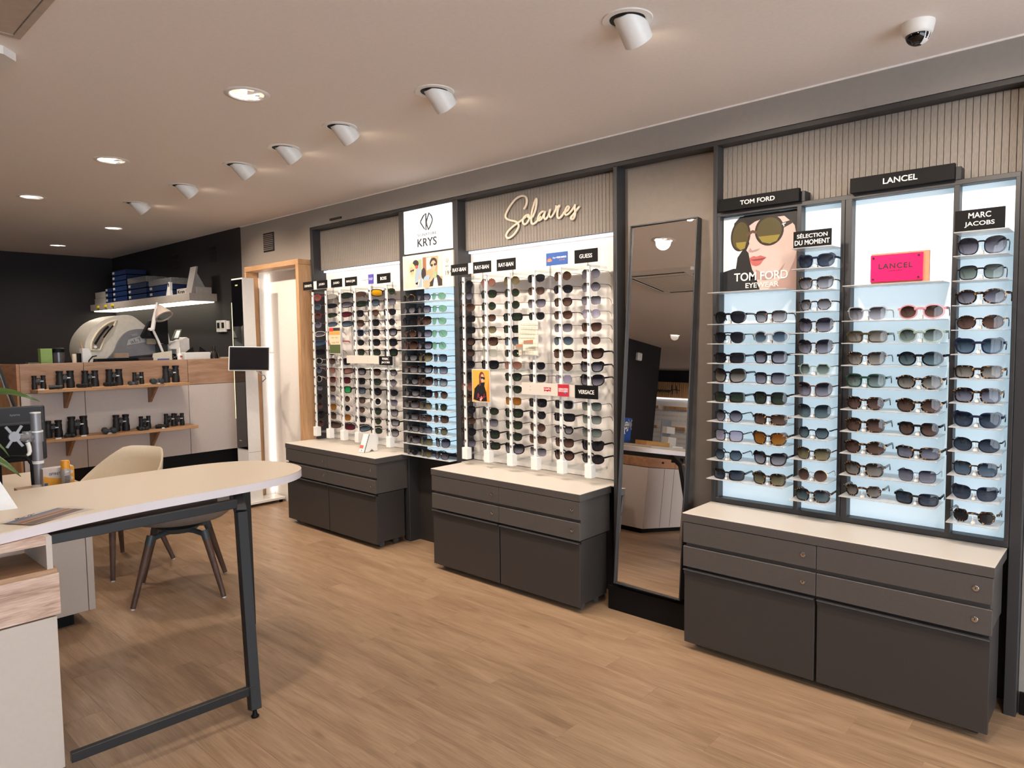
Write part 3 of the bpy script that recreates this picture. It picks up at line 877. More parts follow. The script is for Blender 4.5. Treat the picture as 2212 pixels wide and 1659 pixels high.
poster(-4.874, -4.712, 1.397, 1.612, 3.168, [(0, full), (1, [(0, .72), (1, .72), (1, .87), (0, .87)]), (3, [(.38, .88), (1, .88), (1, 1), (.38, 1)]), (4, [(0, .86), (.38, .86), (.38, 1), (0, 1)]), (2, [(0, 0), (1, 0), (1, .34), (.1, .34), (.03, .43), (0, .43)]), (3, ell(.3, .61, .14, .022)), (0, ell(.3, .61, .12, .014)), (3, ell(.66, .61, .14, .022)), (0, ell(.66, .61, .12, .014)), (3, ell(.4, .42, .14, .022)), (0, ell(.4, .42, .12, .014)), (3, ell(.76, .43, .14, .022)), (0, ell(.76, .43, .12, .014))], MJ, 'small tall poster with red corner and green field on the left rack')

# signs of the backlit case
def box_sign(x0, x1, z0, z1, text, label, tw, th):
    t = thing('brand_sign', label, 'sign', ((x0 + x1) / 2, 3.24, z0))
    MB().box(x0, x1, 3.222, 3.246, z0, z1, 0.001).build('board', M_BLACK, t)
    MB().box(x0 + 0.02, x1 + 0.018, 3.246, 3.324, z0, z1 - 0.012, 0.001).build('rear_block', M_SOFTBLK, t)
    lettering(text, t, ((x0 + x1) / 2, 3.2215, (z0 + z1) / 2), (x1 - x0) * tw, (z1 - z0) * th, M_LETTER, 0.014, 0.0012)
box_sign(-1.557, -1.172, 2.105, 2.163, 'TOM FORD', 'black block sign above the portrait poster bay', 0.43, 0.36)
box_sign(-0.957, -0.572, 2.105, 2.167, 'LANCEL', 'black block sign above the bay with the pink plaque', 0.33, 0.38)
sign_board(-1.167, -1.006, 1.886, 1.957, 3.148, None, 'black two-line sign standing on top shelf of the second bay', thick=0.006, th=0.30, bold=0.012, lines=(('S\u00c9LECTION', 0.8), ('DU MOMENT', 0.92)))
sign_board(-0.554, -0.395, 1.889, 1.967, 3.148, None, 'black two-line sign standing on top shelf of the rightmost bay', thick=0.006, th=0.27, bold=0.012, lines=(('MARC', 0.45), ('JACOBS', 0.6)))

# portrait poster
tp = thing('portrait_poster', 'tall advertising poster of a face in big round sunglasses, left backlit bay', 'poster', (-1.385, 3.285, 1.713))
MB().box(-1.560, -1.192, 3.284, 3.296, 1.713, 2.082, 0.001).build('board', M_TOP, tp)
TF = [mat('face_' + n, c, 0.5, var=0.02) for n, c in (('paper', 'DDE6EA'), ('hair', '15100F'), ('skin', 'CDB4AC'), ('shade', 'A88A82'), ('rim', '2A1A10'), ('lens', '4A4018'), ('lens_low', '8A7A2E'), ('lip', 'B8605C'), ('jacket', '14161A'), ('glint', '5A4028'), ('lipd', '7E3A3A'))]
U = lambda u, v: ((u - 187) / (680 - 187), (1482 - v) / (1482 - 955))
def PX(l): return [U(a, b) for a, b in l]
TFS = [(0, full),
       (1, PX([(262, 1000), (300, 960), (680, 955), (680, 1482), (600, 1482), (300, 1482), (270, 1350), (285, 1240), (320, 1190), (245, 1100)])),
       (2, PX([(345, 1010), (470, 990), (600, 990), (655, 1060), (680, 1200), (660, 1330), (600, 1400), (540, 1482), (440, 1482), (410, 1380), (385, 1330), (370, 1270), (360, 1215), (345, 1195), (365, 1150), (350, 1080)])),
       (3, PX([(680, 1180), (680, 1482), (480, 1482), (540, 1430), (620, 1370), (655, 1290)])),
       (3, PX([(410, 1330), (470, 1370), (560, 1350), (600, 1300), (560, 1390), (470, 1410), (410, 1400)])),
       (1, PX([(260, 1000), (330, 955), (560, 955), (520, 1000), (470, 985), (400, 1005), (345, 1040), (300, 1060)])),
       (1, PX([(560, 960), (680, 960), (680, 1060), (620, 1020)])),
       (4, ell(*U(305, 1090), 0.135, 0.205, 28, -0.1)), (5, ell(*U(305, 1090), 0.112, 0.178, 28, -0.1)), (6, PX([(275, 1135), (345, 1135), (335, 1180), (305, 1190), (280, 1165)])),
       (4, ell(*U(495, 1075), 0.19, 0.195, 30, 0.05)), (5, ell(*U(495, 1075), 0.162, 0.165, 30, 0.05)), (6, PX([(425, 1110), (565, 1110), (545, 1150), (500, 1165), (450, 1150)])),
       (9, PX([(345, 1080), (385, 1060), (415, 1070), (415, 1090), (385, 1080), (350, 1105)])),
       (4, PX([(580, 1035), (640, 1020), (640, 1045), (585, 1070)])), (0, PX([(577, 1040), (600, 1035), (600, 1042), (590, 1044), (592, 1060), (586, 1060), (584, 1046), (577, 1047)])),
       (3, PX([(358, 1205), (372, 1180), (385, 1200), (410, 1195), (440, 1190), (420, 1205), (385, 1212)])),
       (7, PX([(368, 1250), (395, 1238), (415, 1245), (440, 1238), (480, 1255), (455, 1275), (440, 1300), (410, 1310), (385, 1300), (372, 1275)])),
       (10, PX([(368, 1262), (400, 1262), (480, 1256), (450, 1272), (400, 1272)])),
       (8, PX([(187, 1335), (260, 1315), (330, 1320), (390, 1370), (440, 1482), (187, 1482)]))]
flat_print('picture', tp, TFS, -1.559, -1.193, 1.714, 2.081, 3.284, TF, 0.00012)
lettering('TOM FORD', tp, (-1.37, 3.2805, 1.787), 0.262, 0.040, M_LETTER, 0.014, 0.0006)
lettering('EYEWEAR', tp, (-1.362, 3.2805, 1.744), 0.162, 0.024, M_LETTER, 0.012, 0.0006)

# pink plaque
pk = thing('pink_plaque', 'pink acrylic plaque with orange edge standing in the third backlit bay', 'plaque', (-0.76, 3.21, 1.709))
MB().box(-0.862, -0.648, 3.205, 3.222, 1.709, 1.836, 0.001).build('back_plate', mat('plaque_orange', 'D8906C', 0.4), pk)
MB().box(-0.862, -0.668, 3.196, 3.204, 1.718, 1.829, 0.001).build('front_plate', mat('plaque_pink', 'CF1F63', 0.3), pk)
for a in (-0.851, -0.683):
    for b in (1.73, 1.818):
        MB().cyl((a, 3.205, b), (a, 3.19, b), 0.0035, n=10).build('stud', M_SOFTBLK, pk)
lettering('LANCEL', pk, (-0.768, 3.1955, 1.782), 0.125, 0.021, M_INK, 0.01, 0.0008, spacing=1.2)
lettering('PARIS 1876', pk, (-0.768, 3.1955, 1.762), 0.05, 0.005, mat('plaque_ink', '8A1848', 0.5), 0.0, 0.0005)
# ------------------------------------------------------------------ sunglasses
FCOL = {'k': ('black', '121014'), 'g': ('gold', 'B08A50'), 't': ('tortoiseshell', '3A2418'), 's': ('silver', 'A8A8AA'), 'c': ('clear grey', '8E9298'), 'p': ('pink', 'C08A90'), 'r': ('red', 'B03040'),
        'b': ('blue', '2C4878'), 'w': ('white', 'E0D8D0'), 'n': ('brown', '4E3226'), 'e': ('green', '1E3A30'), 'u': ('mauve', '8A7A9A'), 'v': ('purple', '4A4064'), 'y': ('navy', '1C2238'), 'o': ('olive', '3E3622'), 'z': ('pale green', '8A9A90')}
def frame_mat(ch):
    n, c = FCOL[ch]
    key = 'frame_' + n.replace(' ', '_')
    if ch == 't':
        if key in MATS: return MATS[key]
        m = bpy.data.materials.new(key); m.use_nodes = True
        nt = m.node_tree; b = nt.nodes['Principled BSDF']
        b.inputs['Roughness'].default_value = 0.2
        tc = nt.nodes.new('ShaderNodeTexCoord'); nz = nt.nodes.new('ShaderNodeTexNoise')
        nz.inputs['Scale'].default_value = 110; nz.inputs['Detail'].default_value = 1
        r = nt.nodes.new('ShaderNodeValToRGB')
        e = r.color_ramp.elements
        e[0].position = 0.50; e[0].color = rgb('140C0A') + (1,)
        e[1].position = 0.68; e[1].color = rgb('A8865E') + (1,)
        k = e.new(0.58); k.color = rgb('40281A') + (1,)
        nt.links.new(tc.outputs['Object'], nz.inputs['Vector']); nt.links.new(nz.outputs['Fac'], r.inputs[0]); nt.links.new(r.outputs[0], b.inputs['Base Color'])
        MATS[key] = m
        return m
    if ch in 'gs':
        return mat(key, c, 0.25, metal=1.0, var=0.03)
    return mat(key, c, 0.18, var=0.05, scale=90)
LCOL = {'k': ('dark grey', '16161A', '2A2A30', .45), 'g': ('green', '1C2420', '343E32', .45), 'n': ('brown', '241812', '6A524A', .55), 'v': ('violet grey', '1C1B24', '8C8A98', .6), 'o': ('orange', '6A3C18', '946428', .4),
        'b': ('blue', '1A2632', '66788A', .6), 'y': ('olive', '28241A', '8A8062', .55), 'p': ('pink', '6E443E', '9C746A', .5), 'l': ('lilac', '8A86A0', 'B8B4C6', .6), 'e': ('grey green', '222826', '86928E', .6),
        'c': ('pale', 'A0A098', 'C8C8BE', .6), 'm': ('smoky grey', '18181E', 'A09EA6', .6), 'r': ('red', '36141C', '5E2632', .4), 'G': ('mirrored green', '1E6A3A', '2E8A50', .1), 'Y': ('mirrored yellow', 'C89A1E', '8A5A10', .05), 't': ('teal', '182026', '66787E', .6), 'd': ('dark navy', '141A24', '4A5464', .6), 'N': ('grey brown', '28231F', '988E86', .6), 'S': ('smoke green', '6A9A80', '8AB69C', .62)}
def lmat(ch):
    n, a, b_, tr = LCOL[ch]
    return lens_mat('lens_' + n.replace(' ', '_'), a, b_, tr)
SNAME = {'R': 'round', 'P': 'panto', 'S': 'square', 'T': 'rectangular', 'C': 'cat-eye', 'A': 'aviator', 'H': 'hexagonal', 'O': 'oval', 'W': 'wraparound', 'M': 'shield', 'B': 'butterfly', 'K': 'browline'}
def sup(w, h, n, k=24, f=None):
    out = []
    for i in range(k):
        a = 2 * PI * i / k
        c, s = math.cos(a), math.sin(a)
        x = w / 2 * math.copysign(abs(c) ** (2 / n), c)
        z = h / 2 * math.copysign(abs(s) ** (2 / n), s)
        if f: x, z = f(x / (w / 2), z / (h / 2), x, z)
        out.append((x, z))
    return out
def outline(s):
    if s == 'R': return sup(.050, .050, 2), .050, .020
    if s == 'P': return sup(.050, .046, 2.3, f=lambda u, v, x, z: (x * (1 + .07 * v), min(z, .0205))), .046, .019
    if s == 'S': return sup(.054, .047, 3.4, f=lambda u, v, x, z: (x * (1 + .06 * v), z)), .047, .018
    if s == 'T': return sup(.056, .039, 4.2, f=lambda u, v, x, z: (x * (1 + .05 * v), z)), .039, .018
    if s == 'C': return sup(.056, .048, 2.8, f=lambda u, v, x, z: (x * (1 + .1 * v), z + (.005 * max(u, 0) ** 2 if v > 0 else .001 * u))), .045, .017
    if s == 'A': return sup(.056, .050, 2.3, f=lambda u, v, x, z: (x * (1 + .14 * v) + .003 * (1 - v) / 2, z * (1 if v < 0 else .88))), .050, .016
    if s == 'H':
        p = [(.016, .024), (.027, .006), (.024, -.012), (.012, -.024), (-.012, -.024), (-.024, -.012), (-.027, .006), (-.016, .024)]
        q = []
        for i in range(8):
            a, b_ = p[i], p[(i + 1) % 8]
            for t in (0.08, .5, .92): q.append((a[0] + (b_[0] - a[0]) * t, a[1] + (b_[1] - a[1]) * t))
        return q, .048, .018
    if s == 'O': return sup(.059, .046, 2.2), .046, .018
    if s == 'W': return sup(.064, .038, 2.8, f=lambda u, v, x, z: (x, z * (1 - .15 * max(u, 0)) + .004 * u)), .040, .012
    if s == 'M': return sup(.067, .044, 3.2, f=lambda u, v, x, z: (x, z + (.004 * -u if v < 0 else 0))), .046, .003
    if s == 'B': return sup(.061, .057, 2.7, f=lambda u, v, x, z: (x * (1 + .04 * v), z + .003 * u)), .056, .016
    return sup(.052, .043, 2.6, f=lambda u, v, x, z: (x * (1 + .08 * v), z)), .043, .018
GM_ = {}
def glasses_meshes(s, th):
    if (s, th) in GM_: return GM_[(s, th)]
    pts, h, br = outline(s)
    rim = {1: .0013, 2: .0032, 3: .0052}[th]
    dep = {1: .0016, 2: .0030, 3: .0042}[th]
    w = max(p[0] for p in pts)
    kx = 9.0 if s in 'WM' else 4.0
    ccx = br / 2 + w + rim
    cz = -min(p[1] for p in pts) + rim
    cy = lambda x: kx * x * x
    fr = MB()
    n = len(pts)
    lens = []
    for sg in (-1, 1):
        vs = []
        P_ = [(sg * (ccx + x), cz + z) for x, z in pts]
        # normals outwards for the rim
        O_ = []
        for i in range(n):
            a, b_ = pts[i - 1], pts[(i + 1) % n]
            t = Vector((b_[0] - a[0], b_[1] - a[1])).normalized()
            nr = Vector((t.y, -t.x))
            r2 = rim * (2.0 if (s == 'K' and pts[i][1] > .004) else 1)
            if s == 'C' and th > 1 and pts[i][1] > .012 and pts[i][0] > .012: r2 *= 1.8
            O_.append((sg * (ccx + pts[i][0] + nr.x * r2), cz + pts[i][1] + nr.y * r2))
        for (x, z) in P_: vs.append((x, cy(x), z))
        for (x, z) in O_: vs.append((x, cy(x) + .0003, z))
        for (x, z) in O_: vs.append((x, cy(x) + dep, z))
        for (x, z) in P_: vs.append((x, cy(x) + dep, z))
        fs = []
        for i in range(n):
            j = (i + 1) % n
            for r_ in range(4):
                q = (r_ + 1) % 4
                fs.append((r_ * n + i, r_ * n + j, q * n + j, q * n + i))
        fr.add(vs, fs)
        lm = MB()
        yl = dep * .5
        lm.add([(x, cy(x) + yl, z) for x, z in P_] + [(sg * ccx, cy(ccx) + yl - .0012, cz)] + [(sg * ccx + (x - sg * ccx) * .6, cy(sg * ccx + (x - sg * ccx) * .6) + yl - .0007, cz + (z - cz) * .6) for x, z in P_],
               [(i, (i + 1) % n, n + 1 + (i + 1) % n, n + 1 + i) for i in range(n)] + [(n + 1 + i, n + 1 + (i + 1) % n, n) for i in range(n)])
        lens.append(lm.mesh('lens', [M_ACRYL], True))
    # bridge
    bz = cz + h * (.22 if s != 'M' else .3)
    bw = br / 2 + rim * 1.5 + .003
    if s in 'A' and th < 3:
        fr.tube([(-bw - .004, .001, cz + h * .40), (0, 0, cz + h * .43), (bw + .004, .001, cz + h * .40)], rim * .9, 6)
        fr.tube([(-bw, .001, bz - .004), (0, -.001, bz), (bw, .001, bz - .004)], rim * .9, 6)
    else:
        rb = max(rim * .95, .0011)
        fr.tube([(-bw, .0012, bz - .001), (-bw * .4, .0005, bz + .003), (bw * .4, .0005, bz + .003), (bw, .0012, bz - .001)], rb, 6)
    # end pieces
    W_ = ccx + w + rim
    ez = cz + h * .26
    eh = {1: .0022, 2: .005, 3: .009}[th]
    ye = cy(W_)
    for sg in (-1, 1):
        fr.box(min(sg * (W_ - .003), sg * (W_ + .005)), max(sg * (W_ - .003), sg * (W_ + .005)), ye - .001, ye + dep + .003, ez - eh / 2, ez + eh / 2, .0006)
    front = fr.mesh('frame_front', [M_BLACK], 40)
    temples = []
    tw = {1: .0014, 2: .0028, 3: .0036}[th]
    for sg in (-1, 1):
        tm = MB()
        X = sg * (W_ + .0035)
        path = [(X, ye + .002, ez), (X * .995, ye + .044, ez + .001), (X * .97, ye + .084, ez), (X * .94, ye + .104, ez - .010), (X * .91, ye + .116, ez - .026)]
        hh = [eh * .55, eh * .48, eh * .40 + .0008, eh * .36 + .0016, .0022]
        vs, fs = [], []
        for (x, y, z), q in zip(path, hh):
            vs += [(x - tw / 2, y, z - q), (x + tw / 2, y, z - q), (x + tw / 2, y, z + q), (x - tw / 2, y, z + q)]
        for i in range(4):
            for k in range(4):
                l = (k + 1) % 4
                fs.append((i * 4 + k, i * 4 + l, i * 4 + 4 + l, i * 4 + 4 + k))
        fs += [(3, 2, 1, 0), (16, 17, 18, 19)]
        tm.add(vs, fs)
        temples.append(tm.mesh('temple', [M_BLACK]))
    GM_[(s, th)] = (front, lens, temples, cz)
    return GM_[(s, th)]
tagmb = MB()
tagmb.tube([(0, -.004, .012), (0, -.006, .022), (0, -.003, .033), (0, .004, .036), (0, .008, .030), (0, .007, .018)], .0008, 6)
tagmb.cyl((0, -.006, .009), (0, -.009, .009), .0052, n=14)
tag_me = tagmb.mesh('security_tag', [M_WHITE, ])
stand_me = MB().box(-.006, .006, .014, .03, 0, .016, .001).mesh('stand', [M_WHITE])
rg = random.Random(11)
TC = {'r': 'r', 'p': 'p', 'w': 'w', 'k': 'k', 'g': 'g', 't': 't', 'b': 'b', 'n': 'n', 's': 's'}
def sunglasses(code, loc, label, group, scale=1.0, yaw=0.0, tagged=False, center=False):
    s, th, fc, lc = code[0], int(code[1]), code[2], code[3]
    front, lens, temples, cz = glasses_meshes(s, th)
    loc = Vector(loc)
    if center: loc = loc - Vector((0, 0, cz * scale + .003))
    r = thing('sunglasses', label, 'sunglasses', loc, yaw, group)
    r.scale = (scale,) * 3
    fm = frame_mat(fc)
    inst('frame_front', front, r, mats=[fm])
    for l in lens: inst('lens', l, r, mats=[lmat(lc)])
    tmat = frame_mat(code[4]) if len(code) > 4 else fm
    for t in temples:
        o = inst('temple', t, r, mats=[tmat])
        if len(code) > 4: o['label'] = FCOL[code[4]][0] + ' temple'
    if tagged:
        o = inst('security_tag', tag_me, r); o['label'] = 'clear loop with white round tag'
        inst('stand', stand_me, r)
    return r
def gdesc(code):
    return '%s %s sunglasses with %s lenses' % (FCOL[code[2]][0], SNAME[code[0]], LCOL[code[3]][0])

# large backlit case: front rim stands near the shelf lip
A_L = 'A3kk A2kk T3kk B3kN T3kg R2kv S2kl H2kb T3kd'.split()
A_R = 'S2tm O3cb S3kv S2kv S3kg T3tn C3to C3km S3ty'.split()
B_ = 'C3yd C2tm H2tm B2tv B2tv H2ze B2nv B1kt H2kt C2ty R1gn S3tt'.split()
C_L = 'C2cm T3oN C2tN S3ee P3tn S3tn O3tn S3tN H3tN'.split()
C_R = 'O3pn O3ze O3kt O3tN O3tn P3kn T3tv S1kv T3kd'.split()
D_ = 'B2kv S2ke O3tv O2tn C3yb T3tN S3tv C3yd O2kd S2tb C2yd H3tk'.split()
YS = 3.153
GA = 'sunglasses of the left backlit bay'
for k in range(9):
    sunglasses(A_L[k], (-1.472, YS, ZA[k] + .0005), gdesc(A_L[k]) + ', left on %s shelf under portrait poster' % ORD[k + 1], GA, 1.03, rg.uniform(-.05, .03), True)
    sunglasses(A_R[k], (-1.272, YS, ZA[k] + .0005), gdesc(A_R[k]) + ', right on %s shelf under portrait poster' % ORD[k + 1], GA, 1.03, rg.uniform(-.04, .04), True)
GB = 'sunglasses of the second backlit bay'
for k in range(12):
    sunglasses(B_[k], (-1.075, YS, ZB[k + 1] + .0005), gdesc(B_[k]) + ', %s in second backlit bay' % ORD[k + 1], GB, 1.0, rg.uniform(-.04, .04), True)
GC = 'sunglasses of the third backlit bay'
for k in range(9):
    sunglasses(C_L[k], (-0.865, YS, ZC[k] + .0005), gdesc(C_L[k]) + ', left on %s shelf under pink plaque' % ORD[k + 1], GC, 1.03, rg.uniform(-.05, .03), True)
    sunglasses(C_R[k], (-0.665, YS, ZC[k] + .0005), gdesc(C_R[k]) + ', right on %s shelf under pink plaque' % ORD[k + 1], GC, 1.03, rg.uniform(-.04, .04), True)
GD = 'sunglasses of the rightmost backlit bay'
for k in range(12):
    sunglasses(D_[k], (-0.467, YS, ZD[k + 1] + .0005), gdesc(D_[k]) + ', %s in rightmost backlit bay' % ORD[k + 1], GD, 1.03, rg.uniform(-.04, .04), True)
# narrow backlit column
K_ = ['R1gk H2kv A1gS', 'P2km S2kv A1sS', 'R3kk B2tn A1gS', 'R2tn S2kv A1gS', 'B2nn S3kv R1sS', 'C2km B2ty S2tb', 'S2nm C3km S2kv', 'P3km B2nn S2km', 'C3km S3kk R1kn', 'B2nm H1ny H1kg', 'S2km S1sn S2tn', 'C2km S1kv H2ty', 'B2nm S1ky B2kv', 'P1kk R1ky S2kv']
for k, row in enumerate(K_):
    for j, code in enumerate(row.split()):
        sunglasses(code, ((-3.915, -3.765, -3.600)[j] + rg.uniform(-.006, .006), 3.205, ZK[k] + .0005), gdesc(code) + ', %s on %s narrow column shelf' % (('left', 'middle', 'right')[j], ORD[k + 1]), 'sunglasses of the narrow backlit column', 1.0, rg.uniform(-.05, .12))
# white racks
MIDC = ['R1kk R1kv A2nn T2kk T2kk P3kn P2kn P2kk P2kk R1rp S3tn P2kk P2tn P2kk S1kv',
        'R1gp K2kg R1kg P1kn P1ky S3tn S1cc S3kk O1kg S1kv S3kg T3kg',
        'R1gy R1gg R1gg T3kg T3kg S2tb O1pg A1gp K2kg A1kg S1go S3kg S2tg K2kg B3kv',
        'K1kk P1kn C1kv P1kk P1kk S1kk S2tk H1kk R1nn S1nn S1sv',
        'R1gn A1kk P2kn P2tn S1tv A1tb S2tn R2tn H1sl S2ck T3kk H3km S2kn R3kn',
        'R1sv R1kv S1sv R1sl C1tn P1kn C3kn C3kv B3kv S1ke S1te S1ke C3kk O3kk']
LEFC = ['O2rp O1ub O1rn O1uv W2wv W2bbr W3kkr O1wk R1ubp R1wk O1kv R1nk R1nn C3kk R2nn',
        'W1kc W1kk W1kg W1kb S1kk M3rr S1kk S1kn S1kp S1rn S1kn P1kv S1no S1kn M2kn',
        'W3kg W3kv W2kr W3kb S3kk W3kp S2kr S3kG R1wn R1wkp S1no M2kr',
        'W1kn W3kg S2kk S2kn S2bk O1kk S2tg S3kv S2kk S2kb P2kn P1kn S1kk W3kb',
        'M3kY S2kb P2tn S2kk S2kk S2kk S2tg S2kn S2kg R3kk R3wk R2kg P2tg O1kg',
        'A1gg A1kv A1kk R1kk S3kv S3kk S3kg H2km R1kv O1kk S1uv S2km T3km S2km']
for rods, cols, gaps, nm in ((MIDX, MIDC, GM, 'middle'), (LEFX, LEFC, GL, 'left')):
    for i, col in enumerate(cols):
        rows_ = [k for k in range(15) if (i, k) not in gaps]
        for q, (code, k) in enumerate(zip(col.split(), rows_)):
            sunglasses(code, (rods[i], 3.2045, ROWZ[k]), gdesc(code) + ', %s down on %s %s rack rod' % (ORD[q + 1], ORD[i + 1], nm), 'sunglasses of the %s white rack' % nm, 1.0, rg.uniform(-.05, .05), center=True)

# ------------------------------------------------------------------ drawer cabinets
lock_me = MB().lathe([(0.0105, 0), (0.0105, 0.003), (0.008, 0.0042), (0.0055, 0.0042), (0.0055, 0.0025), (0.0, 0.0025)], 18, Matrix.Rotation(PI / 2, 4, 'X'), cap=False)
lock_me.mi = 1
lock_me.box(-.0012, .0012, -.0029, -.0024, -.0035, .0035)
lock_me = lock_me.mesh('lock', [M_CHROME, M_BLACK], 40)
cast = MB()
cast.cyl((-.011, 0, .024), (.011, 0, .024), .022, n=16)
cast.box(-.016, .016, -.012, .016, .03, .048, .002)
caster_me = cast.mesh('caster', [mat('caster_grey', '4A4644', 0.5)], 40)
def cabinet(x0, x1, label, seam=None, back=None):
    y0, y1 = 2.952, 3.248
    t = thing('drawer_cabinet', label, 'cabinet', ((x0 + x1) / 2, (y0 + y1) / 2, 0), group='grey drawer cabinets under the sunglasses displays')
    o = wloc(t)
    mb = MB(); mb.box(x0, x1, y0, y1, 0.6615, 0.665, 0.001); mb.mi = 1; mb.box(x0, x1, y0, y1, 0.624, 0.6615, 0.001)
    mb.build('worktop', [M_TOP, M_LAM], t)
    if back: MB().box(back[0], back[1], y1, 3.370, 0.6600, 0.665).build('worktop_back', M_TOP, t)
    MB().box(x0 + .012, x1 - .012, y0 + .022, y1, 0.405, 0.624, 0.001).build('upper_carcass', M_LAM, t)
    MB().box(x0 + .012, x1 - .014, y0 + .030, y1 - .03, 0.048, 0.400, 0.001).build('lower_carcass', M_LAMD, t)
    xm = seam if seam else (x0 + x1) / 2
    for a, b in ((x0 + .004, xm - .0015), (xm + .0015, x1 - .004)):
        for z0, z1 in ((0.523, 0.621), (0.408, 0.505)):
            d = MB().box(a, b, y0 + .002, y0 + .020, z0, z1, 0.0012).build('drawer', M_LAM, t)
            inst('lock', lock_me, d, (b - .052 - o.x, y0 + .002 - o.y, z0 + .052))
        dd = MB().box(a + .004, b - .004, y0 + .008, y0 + .028, 0.037, 0.386, 0.0012).build('door', M_LAMD, t)
        MB().prism([(y0 + .008, .372), (y0 + .008, .396), (y0 - .006, .396), (y0 - .008, .392), (y0 + .004, .390), (y0 + .004, .372)], a + .004, b - .004, 'yz').build('handle', M_FRAME, dd)
        for cx in (a + .05, b - .05):
            for cyy in (y0 + .075, y1 - .09):
                inst('caster', caster_me, t, (cx - o.x, cyy - o.y, 0))
    return t
cabinet(-1.60, -0.366, 'grey drawer cabinet under the large backlit case at right')
cabinet(-3.412, -2.205, 'grey drawer cabinet under the middle white rack', back=(-3.434, -2.191))
cabinet(-5.235, -4.008, 'grey drawer cabinet under the left white rack by the doorway', back=(-5.204, -4.058))

# paper holder on the left cabinet
ph = thing('leaflet_holder', 'small white card leaflet holder with red patch on the left cabinet', 'leaflet holder', (-4.26, 3.11, 0.665))
MB().prism([(3.05, .668), (3.055, .668), (3.105, .80), (3.10, .80)], -4.345, -4.275, 'yz').build('front_card', M_WHITE, ph)
mb = MB()
mb.prism([(3.05, .668), (3.10, .668), (3.12, .690), (3.145, .668), (3.175, .668), (3.17, .74), (3.15, .79), (3.12, .80), (3.10, .80)], -4.278, -4.275, 'yz')
mb.prism([(3.05, .668), (3.10, .668), (3.12, .690), (3.145, .668), (3.175, .668), (3.17, .74), (3.15, .79), (3.12, .80), (3.10, .80)], -4.345, -4.342, 'yz')
mb.build('side_card', M_WHITE, ph)
def on_front(a0, a1, b0, b1, m, nm):
    q = [(a, 3.0495 + (b - .668) * (.05 / .132) - .0008, b) for a, b in ((a0, b0), (a1, b0), (a1, b1), (a0, b1))]
    MB().add(q, [(0, 1, 2, 3)]).build(nm, m, ph)
on_front(-4.343, -4.300, .695, .718, mat('holder_red', 'D8604C', 0.5), 'red_patch')
on_front(-4.318, -4.304, .676, .686, mat('holder_blue', '8C9AB8', 0.5), 'stamp')
for k in range(6):
    MB().cyl((-4.283, 3.049 + (.70 + k * .016 - .668) * .379, .70 + k * .016), (-4.283, 3.047 + (.70 + k * .016 - .668) * .379, .70 + k * .016), .002, n=6).build('slit', M_INK, ph)

# ------------------------------------------------------------------ leaning mirror
mir = thing('leaning_mirror', 'tall narrow mirror in dark frame leaning between the middle rack and the case', 'mirror', (-1.9, 3.12, 0.0))
Yt, zt, Yb, zb = 3.28, 2.108, 3.109, 0.163
xl, xr = -2.099, -1.698
up = Vector((0, Yt - Yb, zt - zb)); Lm = up.length; up.normalize()
nrm = Vector((0, -up.z, up.y))
tx = Vector((1, 0, 0))
MM = Matrix((tx, -nrm, up)).transposed().to_4x4(); MM.translation = Vector((xl, Yb, zb))
wd = xr - xl
MB().box(0.006, wd - .006, .027, .04, .006, Lm - .006, 0, MM).build('backing', M_BLACK, mir)
gm = MB()                                     # the pane sits a hair askew in its frame
NV = 60
gv = []
for j in range(NV + 1):
    v_ = .005 + (Lm - .01) * j / NV
    a_ = -.015
    for i in range(5):
        u_ = .005 + (wd - .01) * i / 4
        gv.append(MM @ Vector((u_, .012 + (u_ - wd / 2) * a_, v_)))
gm.add(gv, [(j * 5 + i, j * 5 + i + 1, j * 5 + i + 6, j * 5 + i + 5) for j in range(NV) for i in range(4)])
go = gm.build('glass', M_MIRROR, mir, False)
go.data.polygons.foreach_set('use_smooth', [True] * len(go.data.polygons))
for a0, a1, b0, b1 in ((0, .0065, 0, Lm), (wd - .0065, wd, 0, Lm), (.0065, wd - .0065, 0, .0065), (.0065, wd - .0065, Lm - .0065, Lm)):
    MB().box(a0, a1, 0, .045, b0, b1, 0.001, MM).build('frame_side', M_FRAME, mir)
MB().box(-2.155, -1.61, 3.14, 3.33, 0.0, 0.135, 0.002).build('plinth', M_BLACK, mir)
MB().box(-2.06, -1.74, 3.15, 3.2, 0.13, 0.165, 0.002).build('foot_rail', M_BLACK, mir)

